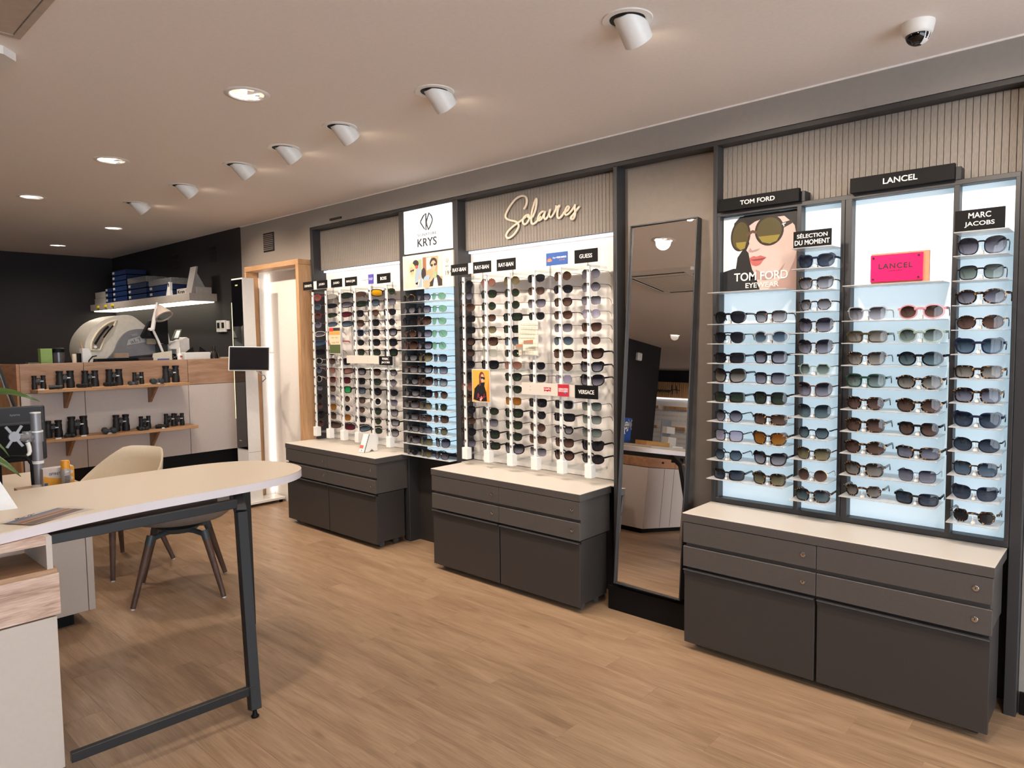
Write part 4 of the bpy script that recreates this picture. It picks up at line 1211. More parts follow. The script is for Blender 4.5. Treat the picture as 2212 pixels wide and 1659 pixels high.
# ------------------------------------------------------------------ ceiling fittings
ringp = MB().lathe([(.062, 0.002), (.062, -.001), (.066, -.0045), (.086, -.0035), (.089, 0.0), (.089, 0.002)], 40, cap=False).mesh('trim_ring', [M_WHITE], 40)
wellp = MB().lathe([(.062, .0005), (.0615, -.0015), (.058, -.0025), (.0, -.0015)], 32, cap=False).mesh('well', [M_BLACK], 40)
canp = MB()
Rm = Matrix.Translation((0, -.010, .03)) @ Matrix.Rotation(math.radians(46), 4, 'X')
canp.lathe([(.030, 0.0), (.050, -.002), (.052, -.010), (.052, -.118), (.050, -.12), (.047, -.118), (.046, -.06)], 36, Rm, cap=False)
can_mesh = canp.mesh('can', [M_WHITE], 40)
disc = MB().lathe([(.0, -.085), (.0455, -.085)], 28, Rm, cap=False).mesh('lamp_disc', [M_DISC])
for i, x in enumerate(SPOT_X):
    pos = ['above the picture edge', 'nearest the camera', 'second from the camera', 'third from the camera', 'fourth from the camera', 'fifth from the camera', 'sixth from the camera', 'farthest from the camera'][i]
    t = thing('spotlight', 'white tilting ceiling spot aimed at the displays, %s' % pos, 'spotlight', (x, SPOT_Y, CEIL), 0, 'tilting spots along the display wall')
    inst('trim_ring', ringp, t); inst('well', wellp, t); c_ = inst('can', can_mesh, t); inst('lamp_disc', disc, c_)
drim = MB().lathe([(.073, 0.003), (.073, -.001), (.078, -.005), (.095, -.0035), (.099, 0), (.099, .003)], 40, cap=False).mesh('trim_ring', [M_WHITE], 40)
facet = []
for k in range(3):
    facet.append(emit('reflector_%d' % k, [(1, .95, .9), (1.0, .78, .55), (.5, .42, .36)][k], [2.6, .9, .35][k]))
dref = MB()
rr = [0.073, 0.055, 0.034, 0.0]
zz = [-.0012, -.0020, -.0026, -.003]
q = random.Random(5)
for j in range(3):
    for k in range(14):
        a0, a1 = 2 * PI * k / 14, 2 * PI * (k + 1) / 14
        dref.mi = q.choice([0, 0, 1, 1, 2])
        dref.add([(rr[j] * math.cos(a0), rr[j] * math.sin(a0), zz[j]), (rr[j] * math.cos(a1), rr[j] * math.sin(a1), zz[j]), (rr[j + 1] * math.cos(a1), rr[j + 1] * math.sin(a1), zz[j + 1]), (rr[j + 1] * math.cos(a0), rr[j + 1] * math.sin(a0), zz[j + 1])], [(0, 1, 2, 3)])
dref_me = dref.mesh('reflector', facet)
DL = ['in the row beside the spots, nearest the camera', 'in the row beside the spots, second from camera', 'over the workshop, nearer one', 'over the workshop, farther one', 'deep in the mirrored room']
for i, (x, y) in enumerate(DOWN):
    t = thing('downlight', 'round recessed downlight ' + (DL[i] if i < 5 else 'added for fill over the shop floor, %s of them' % ORD[i - 4]), 'downlight', (x, y, CEIL), 0, 'recessed downlights')
    inst('trim_ring', drim, t); inst('reflector', dref_me, t, rot=(0, 0, i * .7))
dc = thing('dome_camera', 'white dome security camera on the ceiling near the right corner', 'camera', (-0.635, 2.87, CEIL))
MB().lathe([(.054, 0), (.054, -.008), (.048, -.036), (.042, -.043), (.038, -.044)], 36, Matrix.Translation((-.635, 2.87, CEIL)), cap=False).build('housing', M_WHITE, dc, 40)
MB().lathe([(.0395 * math.cos(a), -.043 - .036 * math.sin(a)) for a in [PI / 2 * k / 8 for k in range(8)]] + [(0.0, -.079)], 32, Matrix.Translation((-.635, 2.87, CEIL)), cap=False).build('dome', mat('dome_black', '08080A', 0.06), dc, 60)
mb = MB(); mb.lathe([(.0402 * math.cos(a), -.043 - .0368 * math.sin(a)) for a in [PI / 2 * (k / 10) for k in range(9)]], 12, Matrix.Translation((-.635, 2.87, CEIL)) @ Matrix.Rotation(-.2, 4, 'Z') , cap=False)
mb.f = [f for i, f in enumerate(mb.f) if (i % 12) in (0, 11)]; mb.m = [0] * len(mb.f)
mb.build('lens_shroud', M_WHITE, dc, 60)
MB().box(-.592, -.590, 2.853, 2.857, CEIL - .028, CEIL - .016).build('slot', M_BLACK, dc)
# access hatch and cassette air conditioner
ha = thing('ceiling_hatch', 'square ceiling access hatch with shadow gap at upper left', 'hatch', (-2.73, 0.43, CEIL - .01))
for a in ((-3.035, -2.435, .70, .725), (-3.035, -2.435, .125, .15), (-3.035, -3.01, .15, .70), (-2.46, -2.435, .15, .70)):
    MB().box(a[0], a[1], a[2], a[3], CEIL - .008, CEIL, .001).build('frame', mat('hatch_paint', 'B4A597', 0.8), ha)
MB().box(-3.006, -2.464, .154, .696, CEIL - .006, CEIL).build('door', mat('hatch_paint', 'B4A597', 0.8), ha)
ac = thing('ceiling_cassette', 'white ceiling cassette air conditioner at the upper left edge', 'air conditioner', (-3.62, .3, CEIL - .035))
zc = CEIL - .03
MB().prism([(-4.0, -.15), (-3.21, -.15), (-3.16, -.10), (-3.16, .70), (-3.21, .75), (-4.0, .75), (-4.05, .70), (-4.05, -.10)], zc, CEIL, 'xy').build('panel', M_WHITE, ac)
MB().box(-3.9, -3.31, 0.0, .60, zc - .004, zc, .001).build('grille', mat('cassette_grille', 'CFC8C2', 0.6), ac)
for a in ((-3.9, -3.31, .64, .69), (-3.9, -3.31, -.09, -.04), (-3.27, -3.22, 0, .6), (-3.99, -3.94, 0, .6)):
    MB().box(a[0], a[1], a[2], a[3], zc - .002, zc + .002).build('outlet', M_BLACK, ac)
    if a[1] - a[0] > .1: MB().box(a[0], a[1], a[2] + .012, a[2] + .03, zc - .006, zc - .002, .001).build('louvre', M_WHITE, ac)
    else: MB().box(a[0] + .012, a[0] + .03, a[2], a[3], zc - .006, zc - .002, .001).build('louvre', M_WHITE, ac)
for k in range(14):
    yy = .03 + k * .04
    MB().box(-3.88, -3.33, yy, yy + .012, zc - .006, zc - .004).build('grille_bar', M_WHITE, ac)
# ------------------------------------------------------------------ measuring kiosk in the doorway
kk = thing('measuring_kiosk', 'tall white measuring column with dark glass front on a white base plate', 'kiosk', (-6.07, 3.06, 0))
KX0, KX1 = -6.17, -5.962
MB().prism([(-6.33, 2.88), (-5.93, 2.88), (-5.93, 3.33), (-6.13, 3.33), (-6.13, 3.12), (-6.33, 3.12)], 0.028, 0.048, 'xy').build('base_plate', M_WHITE, kk)
for a, b2 in ((-6.30, 3.10), (-5.96, 3.30)):
    for b in (2.91, b2):
        MB().cyl((a, b, 0), (a, b, .03), .016, n=14).build('foot', M_BLACK, kk)
MB().box(-6.13, -5.975, 2.96, 3.2, 0.048, 0.056, 0.002).build('inner_plate', M_WHITE, kk)
mb = MB()
mb.prism([(3.0, .05), (3.125, .05), (3.107, 2.075), (3.0, 2.075)], KX0, KX1, 'yz')
mb.build('column', M_WHITE, kk)
gl = mat('kiosk_glass', '0B0B0D', 0.03, spec=0.9, var=0.02)
MB().box(KX0 + .008, KX1 - .004, 2.994, 3.0, .53, 2.062, .001).build('glass_front', gl, kk)
MB().box(KX0 - .001, KX0 + .006, 2.993, 3.0, .80, 1.86, .001).build('light_line', M_LEDY, kk)
MB().box(KX0 + .06, KX0 + .10, 2.992, 2.994, .60, .606).build('key_slot', mat('kiosk_mark', 'B4B884', .5), kk)
MB().box(KX0 + .085, KX0 + .13, 2.992, 2.994, 2.005, 2.018).build('badge', mat('kiosk_mark', 'B4B884', .5), kk)
for zz in (.36, .40):
    MB().cyl((KX0 + .12, 3.001, zz), (KX0 + .12, 2.998, zz), .005, n=10).build('screw', M_INK, kk)
MB().box(KX1, KX1 + .001, 3.0, 3.15, .50, .503).build('seam', M_ALU, kk)
# tablet on its arm
tb = thing('tablet_screen', 'white rimmed black tablet held by an arm on the measuring column', 'tablet', (-5.80, 2.90, 1.27))
nv = Vector((0.83, -0.52, 0.20)).normalized()
rt = Vector((0, 0, 1)).cross(nv).normalized()
uv = nv.cross(rt)
TM = Matrix((rt, uv, nv)).transposed().to_4x4(); TM.translation = Vector((-5.745, 2.895, 1.358)) + rt * .03
roll = Matrix.Rotation(-0.03, 4, 'Z')
TM = TM @ roll
MB().box(-.168, .168, -.108, .108, -.014, 0, .006, TM).build('shell', M_WHITE, tb)
MB().box(-.160, .160, -.100, .100, 0, .0015, .0008, TM).build('bezel', M_BLACK, tb)
MB().box(-.148, .148, -.088, .088, .0015, .0022, 0, TM).build('screen', mat('tablet_glass', '101016', .08), tb)
mb = MB(); mb.tube([(-5.76, 2.90, 1.33), (-5.84, 2.95, 1.30), (-5.955, 3.04, 1.30)], .014, 10)
mb.build('arm', M_STEEL, tb, 40)
mb = MB(); mb.tube([TM @ Vector(p) for p in ((.06, -.105, -.006), (.09, -.135, -.01), (.125, -.145, -.02), (.135, -.17, -.03), (.105, -.195, -.05), (.075, -.215, -.06))], .005, 8)
mb.build('cable', M_ALU, tb, 40)
mb = MB(); mb.box(.165, .20, .055, .075, -.03, -.012, .003, TM); mb.build('handle', M_WHITE, tb)

# ------------------------------------------------------------------ binocular counter
ct = thing('display_counter', 'oak topped beige screen counter with two binocular shelves in front of the workshop', 'counter', (-6.43, 2.3, 0))
for a, b in ((1.402, 1.838), (1.842, 2.673), (2.677, 3.248)):
    MB().box(-6.422, -6.40, a, b, 1.122, 1.352, .0015).build('oak_panel', M_OAK, ct)
    MB().box(-6.422, -6.402, a, b, 0.49, 1.119, .0015).build('beige_panel', M_BEIGEP, ct)
MB().box(-6.50, -6.422, 1.40, 3.249, 0.0, 1.335).build('core', M_SOFTBLK, ct)
MB().box(-6.4235, -6.415, 1.40, 3.249, 0.0, .486).build('black_plinth', M_BLACK, ct)
MB().prism([(-6.40, 1.38), (-6.40, 1.40), (-7.3, 1.17), (-7.3, 1.15)], 1.122, 1.352, 'xy').build('return_panel', wood('counter_oak_x', '8F6446', 'B08160', 'C09272', axis=0, rough=0.5, freq=1.2), ct)
MB().prism([(-6.41, 1.38), (-6.41, 1.395), (-7.3, 1.165), (-7.3, 1.15)], 0.0, 1.119, 'xy').build('return_panel', wood('counter_oak_low', '9C7450', 'B88A62', 'C49C74', axis=2, rough=0.5), ct)
for z, y0, y1 in ((1.155, 1.465, 2.60), (0.770, 1.465, 2.66)):
    MB().box(-6.40, -6.19, y0, y1, z - .024, z, .0015).build('shelf', wood('shelf_oak', 'A07650', 'BE946C', 'CCA580', axis=1, rough=.5), ct)
    for yb in (1.695, 2.335):
        MB().prism([(-6.402, z - .024), (-6.215, z - .024), (-6.375, z - .165), (-6.402, z - .165)], yb - .011, yb + .011, 'xz').build('bracket', wood('shelf_oak_x', '7C5438', '9A7250', 'AA8460', axis=2, rough=.5, knots=False), ct)
mb = MB(); mb.tube([(-6.20, 1.22, 1.35), (-6.17, 1.30, 1.0)], .006, 8)
tag(mb.build('steel_rod', M_CHROME), 'thin steel rod leaning at the left end of the oak counter', 'rod')
mb = MB(); mb.tube([(-6.22, 1.235, 1.35), (-6.19, 1.335, .98)], .011, 8)
tag(mb.build('dark_rod', M_FRAME), 'dark grey rod leaning beside the thin steel rod, left counter end', 'rod')

# binoculars
def bino_meshes(kind):
    """upright pair, barrels along z, objective end down; x = across"""
    w = {'big': .040, 'mid': .036, 'small': .029}[kind]
    h = {'big': .148, 'mid': .138, 'small': .108}[kind]
    r = {'big': .031, 'mid': .0295, 'small': .0195}[kind]
    prof = [(r * .86, 0), (r, .002), (r, h * .30), (r * .84, h * .48), (r * .86, h * .70), (r * .80, h * .80)]
    eye = [(r * .70, h * .80), (r * .70, h * .84), (r * .84, h * .845), (r * .86, h * .93), (r * .92, h * .99), (r * .72, h)]
    bar = MB().lathe(prof, 18).mesh('barrel', [mat('bino_rubber', '141416', .55, var=.15, scale=200, bump=.1)], 40)
    ey = MB().lathe(eye, 18).mesh('eyecup', [mat('bino_eyecup', '0C0C0E', .45)], 40)
    br = MB()
    br.box(-w, w, -.014, .014, h * .48, h * .72, .004)
    br.cyl((0, 0, h * .30), (0, 0, h * .72), .009, n=12)
    if kind != 'small': br.box(-w, w, -.006, .006, h * .33, h * .40, .003)
    bridge = br.mesh('bridge', [mat('bino_body', '1A1A1C', .4)], 40)
    wh = MB().cyl((0, 0, h * .72), (0, 0, h * .82), .0115, n=14).mesh('focus_wheel', [mat('bino_wheel', '3A3A3E', .35)], 40)
    lb_ = MB().box(-.011, .011, -.0275, -.026, h * .56, h * .62, .0005).mesh('price_label', [M_WHITE])
    return w, bar, ey, bridge, wh, lb_
BM = {k: bino_meshes(k) for k in ('big', 'mid', 'small')}
def binocular(kind, loc, rz, label, lying=False, group=None, tagp=True, sc=1.0):
    w, bar, ey, bridge, wh, lb_ = BM[kind]
    r = thing('binoculars', label, 'binoculars', loc, rz, group)
    r.scale = (sc,) * 3
    rot = None
    base = Vector((0, 0, 0))
    R = {'big': .031, 'mid': .0295, 'small': .0195}[kind]
    if lying:
        rot = (PI / 2, 0, 0); base = Vector((0, .06, R))
    def put(n, me, x): inst(n, me, r, base + Vector((x, 0, 0)), rot=rot)
    for sx in (-1, 1):
        put('barrel', bar, sx * w); put('eyecup', ey, sx * w)
    put('bridge', bridge, 0); put('focus_wheel', wh, 0)
    if tagp:
        o = inst('price_label', lb_, r, base + Vector((w * .6 if not lying else 0, 0, 0)), rot=rot); o['label'] = 'white price label'
    return r
XB = -6.325
RZ = PI / 2 * 0.93
up_ = [('small', 1.506, 1.0, 'small upright binoculars, leftmost on the upper counter shelf'), ('mid', 1.684, 1.0, 'upright binoculars with white tag on top, second standing pair of upper shelf'), ('mid', 1.861, .96, 'upright binoculars at the panel seam, third standing pair of upper shelf'), ('mid', 2.04, 1.0, 'upright binoculars in the middle, fourth standing pair of upper shelf'), ('small', 2.225, .95, 'small upright binoculars with white rings, fifth standing pair of upper shelf'), ('big', 2.495, 1.0, 'tall upright binoculars at the right end of the upper counter shelf')]
for k, y, s, l in up_: binocular(k, (XB, y, 1.155), RZ, l, group='binoculars standing on the counter shelves', sc=s)
lo_ = [('mid', 1.585, .98, 'upright binoculars at the left end of the lower counter shelf'), ('big', 1.755, 1.04, 'tallest upright binoculars, second standing pair of the lower shelf'), ('mid', 2.075, 1.0, 'upright binoculars in the middle of the lower counter shelf'), ('small', 2.262, 1.0, 'small upright binoculars with white label, fourth standing pair of lower shelf'), ('small', 2.47, 1.04, 'small upright binoculars near the right end of the lower counter shelf'), ('small', 2.545, 1.0, 'small upright binoculars, last at the right end of the lower shelf')]
for k, y, s, l in lo_: binocular(k, (XB, y, .770), RZ, l, group='binoculars standing on the counter shelves', sc=s)
ly_ = [('small', 1.60, 1.155, 2.9, 'folded compact binoculars lying at left on the upper counter shelf'), ('small', 1.795, 1.155, 1.9, 'compact binoculars lying before the second upright pair, upper shelf'), ('small', 1.985, 1.155, 1.75, 'compact binoculars lying before the third and fourth pairs, upper shelf'), ('small', 2.155, 1.155, 1.3, 'compact binoculars lying with white band, upper shelf'), ('mid', 2.345, 1.155, 1.35, 'larger binoculars lying left of the tallest pair, upper shelf'),
       ('small', 1.675, .770, 1.2, 'compact binoculars lying between the two left pairs, lower shelf'), ('mid', 1.955, .770, 1.35, 'long dark binoculars lying at the middle of the lower shelf'), ('small', 2.215, .770, 1.5, 'compact binoculars lying before the small labelled pair, lower shelf'), ('small', 2.375, .770, 2.4, 'folded compact binoculars lying near the right end, lower shelf')]
for k, y, z, rz, l in ly_: binocular(k, (-6.238, y, z), rz, l, lying=True, group='binoculars lying on the counter shelves', tagp=False, sc=.82)
tk = MB().prism([(-.017, 0), (.017, 0), (.02, .004), (.017, .011), (-.017, .011), (-.02, .004)], -.004, .004, 'xz').mesh('price_ticket', [M_WHITE])
TK = [(-6.20, 1.492, 1.155, 'white price ticket at the left end of upper shelf'), (-6.20, 2.355, 1.155, 'white price ticket before the large lying binoculars, upper shelf'), (-6.198, 1.585, .770, 'white price ticket at the left end of lower shelf'), (-6.198, 1.76, .770, 'white price ticket before the tallest binoculars, lower shelf'), (-6.198, 1.945, .770, 'white price ticket before the long lying binoculars, lower shelf'), (-6.198, 2.37, .770, 'white price ticket near the right end of lower shelf')]
for x, y, z, l in TK:
    o = bpy.data.objects.new('price_ticket', tk); C.objects.link(o); o.location = (x, y, z); o.rotation_euler = (0, 0, PI / 2); tag(o, l, 'ticket', 'price tickets on the counter shelves')

# ------------------------------------------------------------------ workshop behind the counter
BZ = 1.30
bench = thing('workbench', 'black workbench behind the oak counter carrying the edging machine', 'workbench', (-6.9, 2.4, 0))
MB().box(-7.45, -6.52, 1.45, 3.24, BZ - .03, BZ, .002).build('bench_top', M_SOFTBLK, bench)
for a in (-7.42, -6.56):
    for b in (1.5, 3.2):
        MB().box(a, a + .04, b - .04, b, 0, BZ - .03).build('leg', M_FRAME, bench)
MB().box(-7.44, -7.42, 1.46, 3.24, .1, BZ - .03).build('back_board', M_SOFTBLK, bench)
# edging machine: front faces +x; body profile drawn in (y, z)
ed = thing('edging_machine', 'large rounded white and grey lens edging machine on the workbench', 'machine', (-6.85, 2.3, BZ))
def arc(pts, n=4):
    P = [Vector((a, b, 0)) for a, b in pts]; out = []
    for i in range(len(P) - 1):
        p0 = P[max(i - 1, 0)]; p1 = P[i]; p2 = P[i + 1]; p3 = P[min(i + 2, len(P) - 1)]
        for k in range(n):
            t = k / n
            q_ = 0.5 * ((2 * p1) + (-p0 + p2) * t + (2 * p0 - 5 * p1 + 4 * p2 - p3) * t * t + (-p0 + 3 * p1 - 3 * p2 + p3) * t ** 3)
            out.append((q_.x, q_.y))
    return out + [pts[-1]]
prof = arc([(1.955, BZ + .06), (1.942, BZ + .16), (1.97, BZ + .27), (2.06, BZ + .38), (2.17, BZ + .435), (2.28, BZ + .455), (2.36, BZ + .43), (2.47, BZ + .33)]) + [(2.56, BZ + .16), (2.56, BZ + .05), (2.02, BZ + .05)]
MB().prism(prof, -7.12, -6.70, 'yz').build('body', mat('machine_white', 'CFC8BA', .4), ed, 30)
sw = arc([(2.08, BZ + .05), (2.16, BZ + .13), (2.20, BZ + .22), (2.27, BZ + .30), (2.37, BZ + .33), (2.50, BZ + .32)]) + [(2.56, BZ + .16), (2.56, BZ + .05)]
MB().prism(sw, -6.70, -6.672, 'yz').build('front_shell', mat('machine_grey', '77767A', .4), ed, 30)
inn = arc([(1.99, BZ + .15), (2.0, BZ + .22), (2.06, BZ + .32), (2.14, BZ + .385), (2.20, BZ + .405)]) + [(2.18, BZ + .36), (2.12, BZ + .28), (2.08, BZ + .20), (2.06, BZ + .15)]
MB().prism(inn, -6.70, -6.698, 'yz').build('recess', mat('machine_recess', '8A7C6C', .5), ed, 30)
mb = MB(); mb.tube([(-6.70, a, b) for a, b in inn], .010, 6, closed=True); mb.build('recess_rim', mat('machine_cream', 'E8D8BC', .4), ed, 40)
mb = MB(); mb.tube([(-6.69, 2.02, BZ + .20), (-6.675, 2.055, BZ + .265), (-6.675, 2.10, BZ + .325), (-6.69, 2.13, BZ + .35)], .009, 8); mb.build('handle', M_BLACK, ed, 40)
mb = MB(); mb.tube([(-6.69, 2.09, BZ + .255), (-6.68, 2.13, BZ + .315), (-6.69, 2.17, BZ + .36)], .006, 8); mb.build('handle', M_BLACK, ed, 40)
MB().cyl((-6.7, 2.02, BZ + .175), (-6.68, 2.02, BZ + .175), .012).build('knob', M_WHITE, ed)
MB().prism([(2.265, BZ + .185), (2.28, BZ + .235), (2.38, BZ + .265), (2.43, BZ + .258), (2.43, BZ + .215)], -6.672, -6.669, 'yz').build('nameplate', mat('machine_plate', 'A4A4A2', .4), ed)
lettering('aLT', ed, (-6.668, 2.345, BZ + .228), .10, .034, mat('machine_letter', '6E6E72', .4), .02, .001, normal='+x', tilt=Matrix(((0, -1, 0), (0.97, 0, -.25), (0.25, 0, .97))))
MB().prism([(2.30, BZ + .28), (2.355, BZ + .295), (2.36, BZ + .275), (2.31, BZ + .26)], -6.672, -6.669, 'yz').build('window', M_ALU, ed)
MB().prism([(2.20, BZ + .0), (2.60, BZ + .0), (2.60, BZ + .11), (2.26, BZ + .085), (2.2, BZ + .06)], -6.72, -6.62, 'yz').build('base_tray', M_SOFTBLK, ed)
MB().box(-7.1, -6.70, 1.99, 2.56, BZ, BZ + .06, .004).build('base', M_SOFTBLK, ed)
# black tilted screen on the machine
ms = thing('machine_screen', 'black angled touchscreen head in front of the edging machine', 'screen', (-6.58, 2.50, BZ + .2))
MB().prism([(2.375, BZ + .265), (2.445, BZ + .40), (2.52, BZ + .43), (2.60, BZ + .42), (2.60, BZ + .19), (2.55, BZ + .20), (2.47, BZ + .25), (2.39, BZ + .245)], -6.66, -6.61, 'yz').build('housing', M_BLACK, ms, 30)
MB().prism([(2.40, BZ + .262), (2.458, BZ + .385), (2.50, BZ + .40), (2.46, BZ + .27)], -6.61, -6.606, 'yz').build('display', mat('screen_gloss', '08080A', .08), ms)
MB().box(-6.66, -6.63, 2.42, 2.50, BZ + .19, BZ + .245, .004).build('neck', mat('machine_recess', '8A7C6C', .5), ms)
MB().box(-6.66, -6.63, 2.50, 2.60, BZ, BZ + .195, .004).build('stalk', M_SOFTBLK, ms)
# white support panel and centring device
MB_ = MB().prism([(2.60, BZ), (2.70, BZ), (2.685, BZ + .2), (2.655, BZ + .36), (2.605, BZ + .36)], -6.85, -6.78, 'yz')
tag(MB_.build('support_stand', M_WHITE), 'tall white tapering support panel between edger and centring device', 'panel')
lm = thing('lensmeter', 'white lensmeter with tilted grey screen at right on the workbench', 'machine', (-6.72, 2.72, BZ))
MB().prism([(2.72, BZ), (2.80, BZ), (2.825, BZ + .06), (2.825, BZ + .24), (2.80, BZ + .255), (2.735, BZ + .22), (2.72, BZ + .2)], -6.85, -6.70, 'yz').build('body', mat('lensmeter_side', 'CFC9C6', .4), lm, 30)
MB().prism([(2.63, BZ + .17), (2.70, BZ + .22), (2.73, BZ + .22), (2.73, BZ + .08), (2.70, BZ + .08), (2.70, BZ + .145), (2.63, BZ + .145)], -6.82, -6.69, 'yz').build('head', M_WHITE, lm, 30)
MB().box(-6.80, -6.70, 2.64, 2.72, BZ + .03, BZ + .10, .006).build('stage', M_BLACK, lm)
mb = MB(); mb.cyl((-6.69, 2.645, BZ + .05), (-6.69, 2.70, BZ + .075), .006, n=10); mb.cyl((-6.69, 2.66, BZ + .09), (-6.69, 2.69, BZ + .05), .005, n=10); mb.build('lever', M_CHROME, lm)
MB().prism([(2.675, BZ + .235), (2.715, BZ + .325), (2.765, BZ + .33), (2.735, BZ + .235)], -6.74, -6.71, 'yz').build('screen_case', mat('lensmeter_case', '6E6C60', .4), lm, 30)
MB().prism([(2.688, BZ + .247), (2.718, BZ + .316), (2.75, BZ + .318), (2.725, BZ + .248)], -6.71, -6.706, 'yz').build('display', emit('lensmeter_lcd', (.75, .80, .68), .55), lm)
# magnifier lamp
mg = thing('magnifier_lamp', 'white articulated magnifier lamp standing over the workbench', 'lamp', (-6.60, 2.60, BZ))
MB().cyl((-6.60, 2.58, BZ), (-6.60, 2.58, BZ + .02), .04, n=20).build('base', M_WHITE, mg)
mb = MB(); mb.tube([(-6.60, 2.575, BZ + .02), (-6.58, 2.50, BZ + .22), (-6.57, 2.452, BZ + .325)], .011, 8); mb.build('lower_arm', M_WHITE, mg, 40)
mb = MB(); mb.tube([(-6.57, 2.452, BZ + .325), (-6.57, 2.47, BZ + .42), (-6.57, 2.50, BZ + .565)], [.018, .018, .009], 10); mb.build('upper_arm', M_WHITE, mg, 40)
MB().cyl((-6.585, 2.43, BZ + .325), (-6.55, 2.43, BZ + .325), .014).build('knob', M_WHITE, mg)
dv = Vector((.55, .25, -.8)).normalized()
hm = Matrix.Translation(Vector((-6.60, 2.515, BZ + .53))) @ dv.to_track_quat('Z', 'Y').to_matrix().to_4x4()
MB().lathe([(.015, -.01), (.03, 0), (.052, .05), (.075, .10), (.082, .115), (.066, .117), (.062, .105)], 26, hm, cap=False).build('shade', mat('lamp_shade', 'C4B4AA', .4), mg, 50)
MB().lathe([(.0, .108), (.063, .108)], 26, hm, cap=False).build('lens', mat('magnifier_glass', '6A7A70', .1), mg)
mb = MB(); mb.tube([(-6.57, 2.50, BZ + .56), (-6.585, 2.515, BZ + .545), (-6.598, 2.515, BZ + .53)], .006, 8); mb.build('hinge', M_STEEL, mg)
# small things on the counter back edge
def jar(name, y, x, r, h, m, label, cat, lid=None, lidm=None):
    t = thing(name, label, cat, (x, y, BZ))
    MB().lathe([(r, 0), (r, h), (r * .9, h + .004)], 20, Matrix.Translation((x, y, BZ))).build('body', m, t, 40)
    if lid: MB().lathe([(r * 1.05, h), (r * 1.05, h + lid), (r * .7, h + lid + .008)], 20, Matrix.Translation((x, y, BZ))).build('lid', lidm or M_BLACK, t, 40)
    return t
def bx(name, y0, y1, z1, x0, x1, m, label, cat, z0=None, c=.001):
    return tag(MB().box(x0, x1, y0, y1, BZ if z0 is None else z0, z1, c).build(name, m), label, cat)
bx('green_box', 1.60, 1.682, BZ + .168, -6.70, -6.62, mat('box_green', '86A05A', .6), 'pale green cardboard box at the left end of the workbench', 'box')
jar('glass_jar', 1.735, -6.66, .045, .135, mat('jar_smoke', '4A4648', .15), 'smoky cylindrical jar with black lid beside the green box', 'jar', .03)
jar('white_cup', 1.845, -6.64, .017, .115, M_CREAM, 'slim cream tumbler between the jar and the white dispenser', 'cup')
jar('black_bottle', 1.878, -6.64, .018, .12, M_BLACK, 'slim black bottle beside the cream tumbler', 'bottle')
dp = thing('tool_holder', 'white slanted tool holder with a wooden stick, left of the edging machine', 'holder', (-6.63, 1.93, BZ))
MB().prism([(1.895, BZ), (1.975, BZ), (1.965, BZ + .1), (1.945, BZ + .165), (1.895, BZ + .165)], -6.68, -6.60, 'yz').build('body', M_WHITE, dp)
mb = MB(); mb.tube([(-6.64, 1.91, BZ + .15), (-6.64, 1.893, BZ + .23)], .005, 8); mb.build('stick', mat('stick_wood', 'B89468', .6), dp)
mb = MB(); mb.tube([(-6.57, 1.925, BZ + .0), (-6.565, 1.93, BZ + .06), (-6.57, 1.96, BZ + .095), (-6.60, 2.0, BZ + .10)], .005, 8); tag(mb.build('cable', M_BLACK), 'black cable looping in front of the white tool holder', 'cable')
tag(MB().box(-6.62, -6.52, 1.98, 2.30, BZ, BZ + .075, .002).build('long_box', M_BLACK), 'long black case in front of the edging machine base', 'case')
tag(MB().box(-6.60, -6.525, 2.31, 2.43, BZ, BZ + .075, .002).build('brown_box', mat('box_brown', '3E2A26', .6), None), 'dark brown carton right of the long black case', 'box')
tag(MB().box(-6.60, -6.54, 2.13, 2.235, BZ + .077, BZ + .12, .002).build('beige_box', mat('box_beige', '9C8470', .6)), 'small beige device resting on the long black case', 'device')
tag(MB().prism([(2.42, BZ), (2.60, BZ), (2.60, BZ + .13), (2.44, BZ + .11)], -6.56, -6.545, 'yz').build('paper_stack', mat('paper_cream', 'D8CDB8', .7)), 'cream sheet standing at the foot of the magnifier lamp', 'paper')
tag(MB().box(-6.54, -6.52, 2.47, 2.565, BZ, BZ + .062, .001).build('blue_box', mat('box_blue', '3A5C9C', .6)), 'small blue and white pack at the foot of the magnifier lamp', 'pack')
bt = jar('spray_bottle', 2.675, -6.56, .022, .10, M_WHITE, 'white dropper bottle with red mark before the lensmeter', 'bottle', .0)
MB().lathe([(.012, .10), (.006, .145), (.003, .165)], 14, Matrix.Translation((-6.56, 2.675, BZ))).build('nozzle', M_WHITE, bt, 40)
MB().box(-6.538, -6.535, 2.668, 2.688, BZ + .07, BZ + .085).build('mark', mat('mark_red', 'C04038', .5), bt)
tag(MB().box(-6.62, -6.53, 2.71, 2.945, BZ, BZ + .112, .003).build('white_tray', M_WHITE), 'white open tray with tools at the right end of the workbench', 'tray')
for i, (a, b) in enumerate(((2.78, -.5), (2.905, .6))):
    tag(MB().prism([(a - .04, BZ + .112), (a + .04, BZ + .112), (a + .03 * (1 if b > 0 else -1) * -1, BZ + .165)], -6.60, -6.59, 'yz').build('black_rest', M_BLACK), 'black triangular rest behind the white tray, %s one' % ('left' if i == 0 else 'right'), 'rest')
pl = thing('glass_ornament', 'dark and silver spiky glass ornament at the right end of the workbench', 'ornament', (-6.60, 3.01, BZ))
MB().lathe([(.028, 0), (.045, .04), (.03, .10), (.012, .14), (.016, .165), (.0, .17)], 16, Matrix.Translation((-6.60, 3.01, BZ))).build('body', mat('ornament_dark', '2A2620', .15), pl, 40)
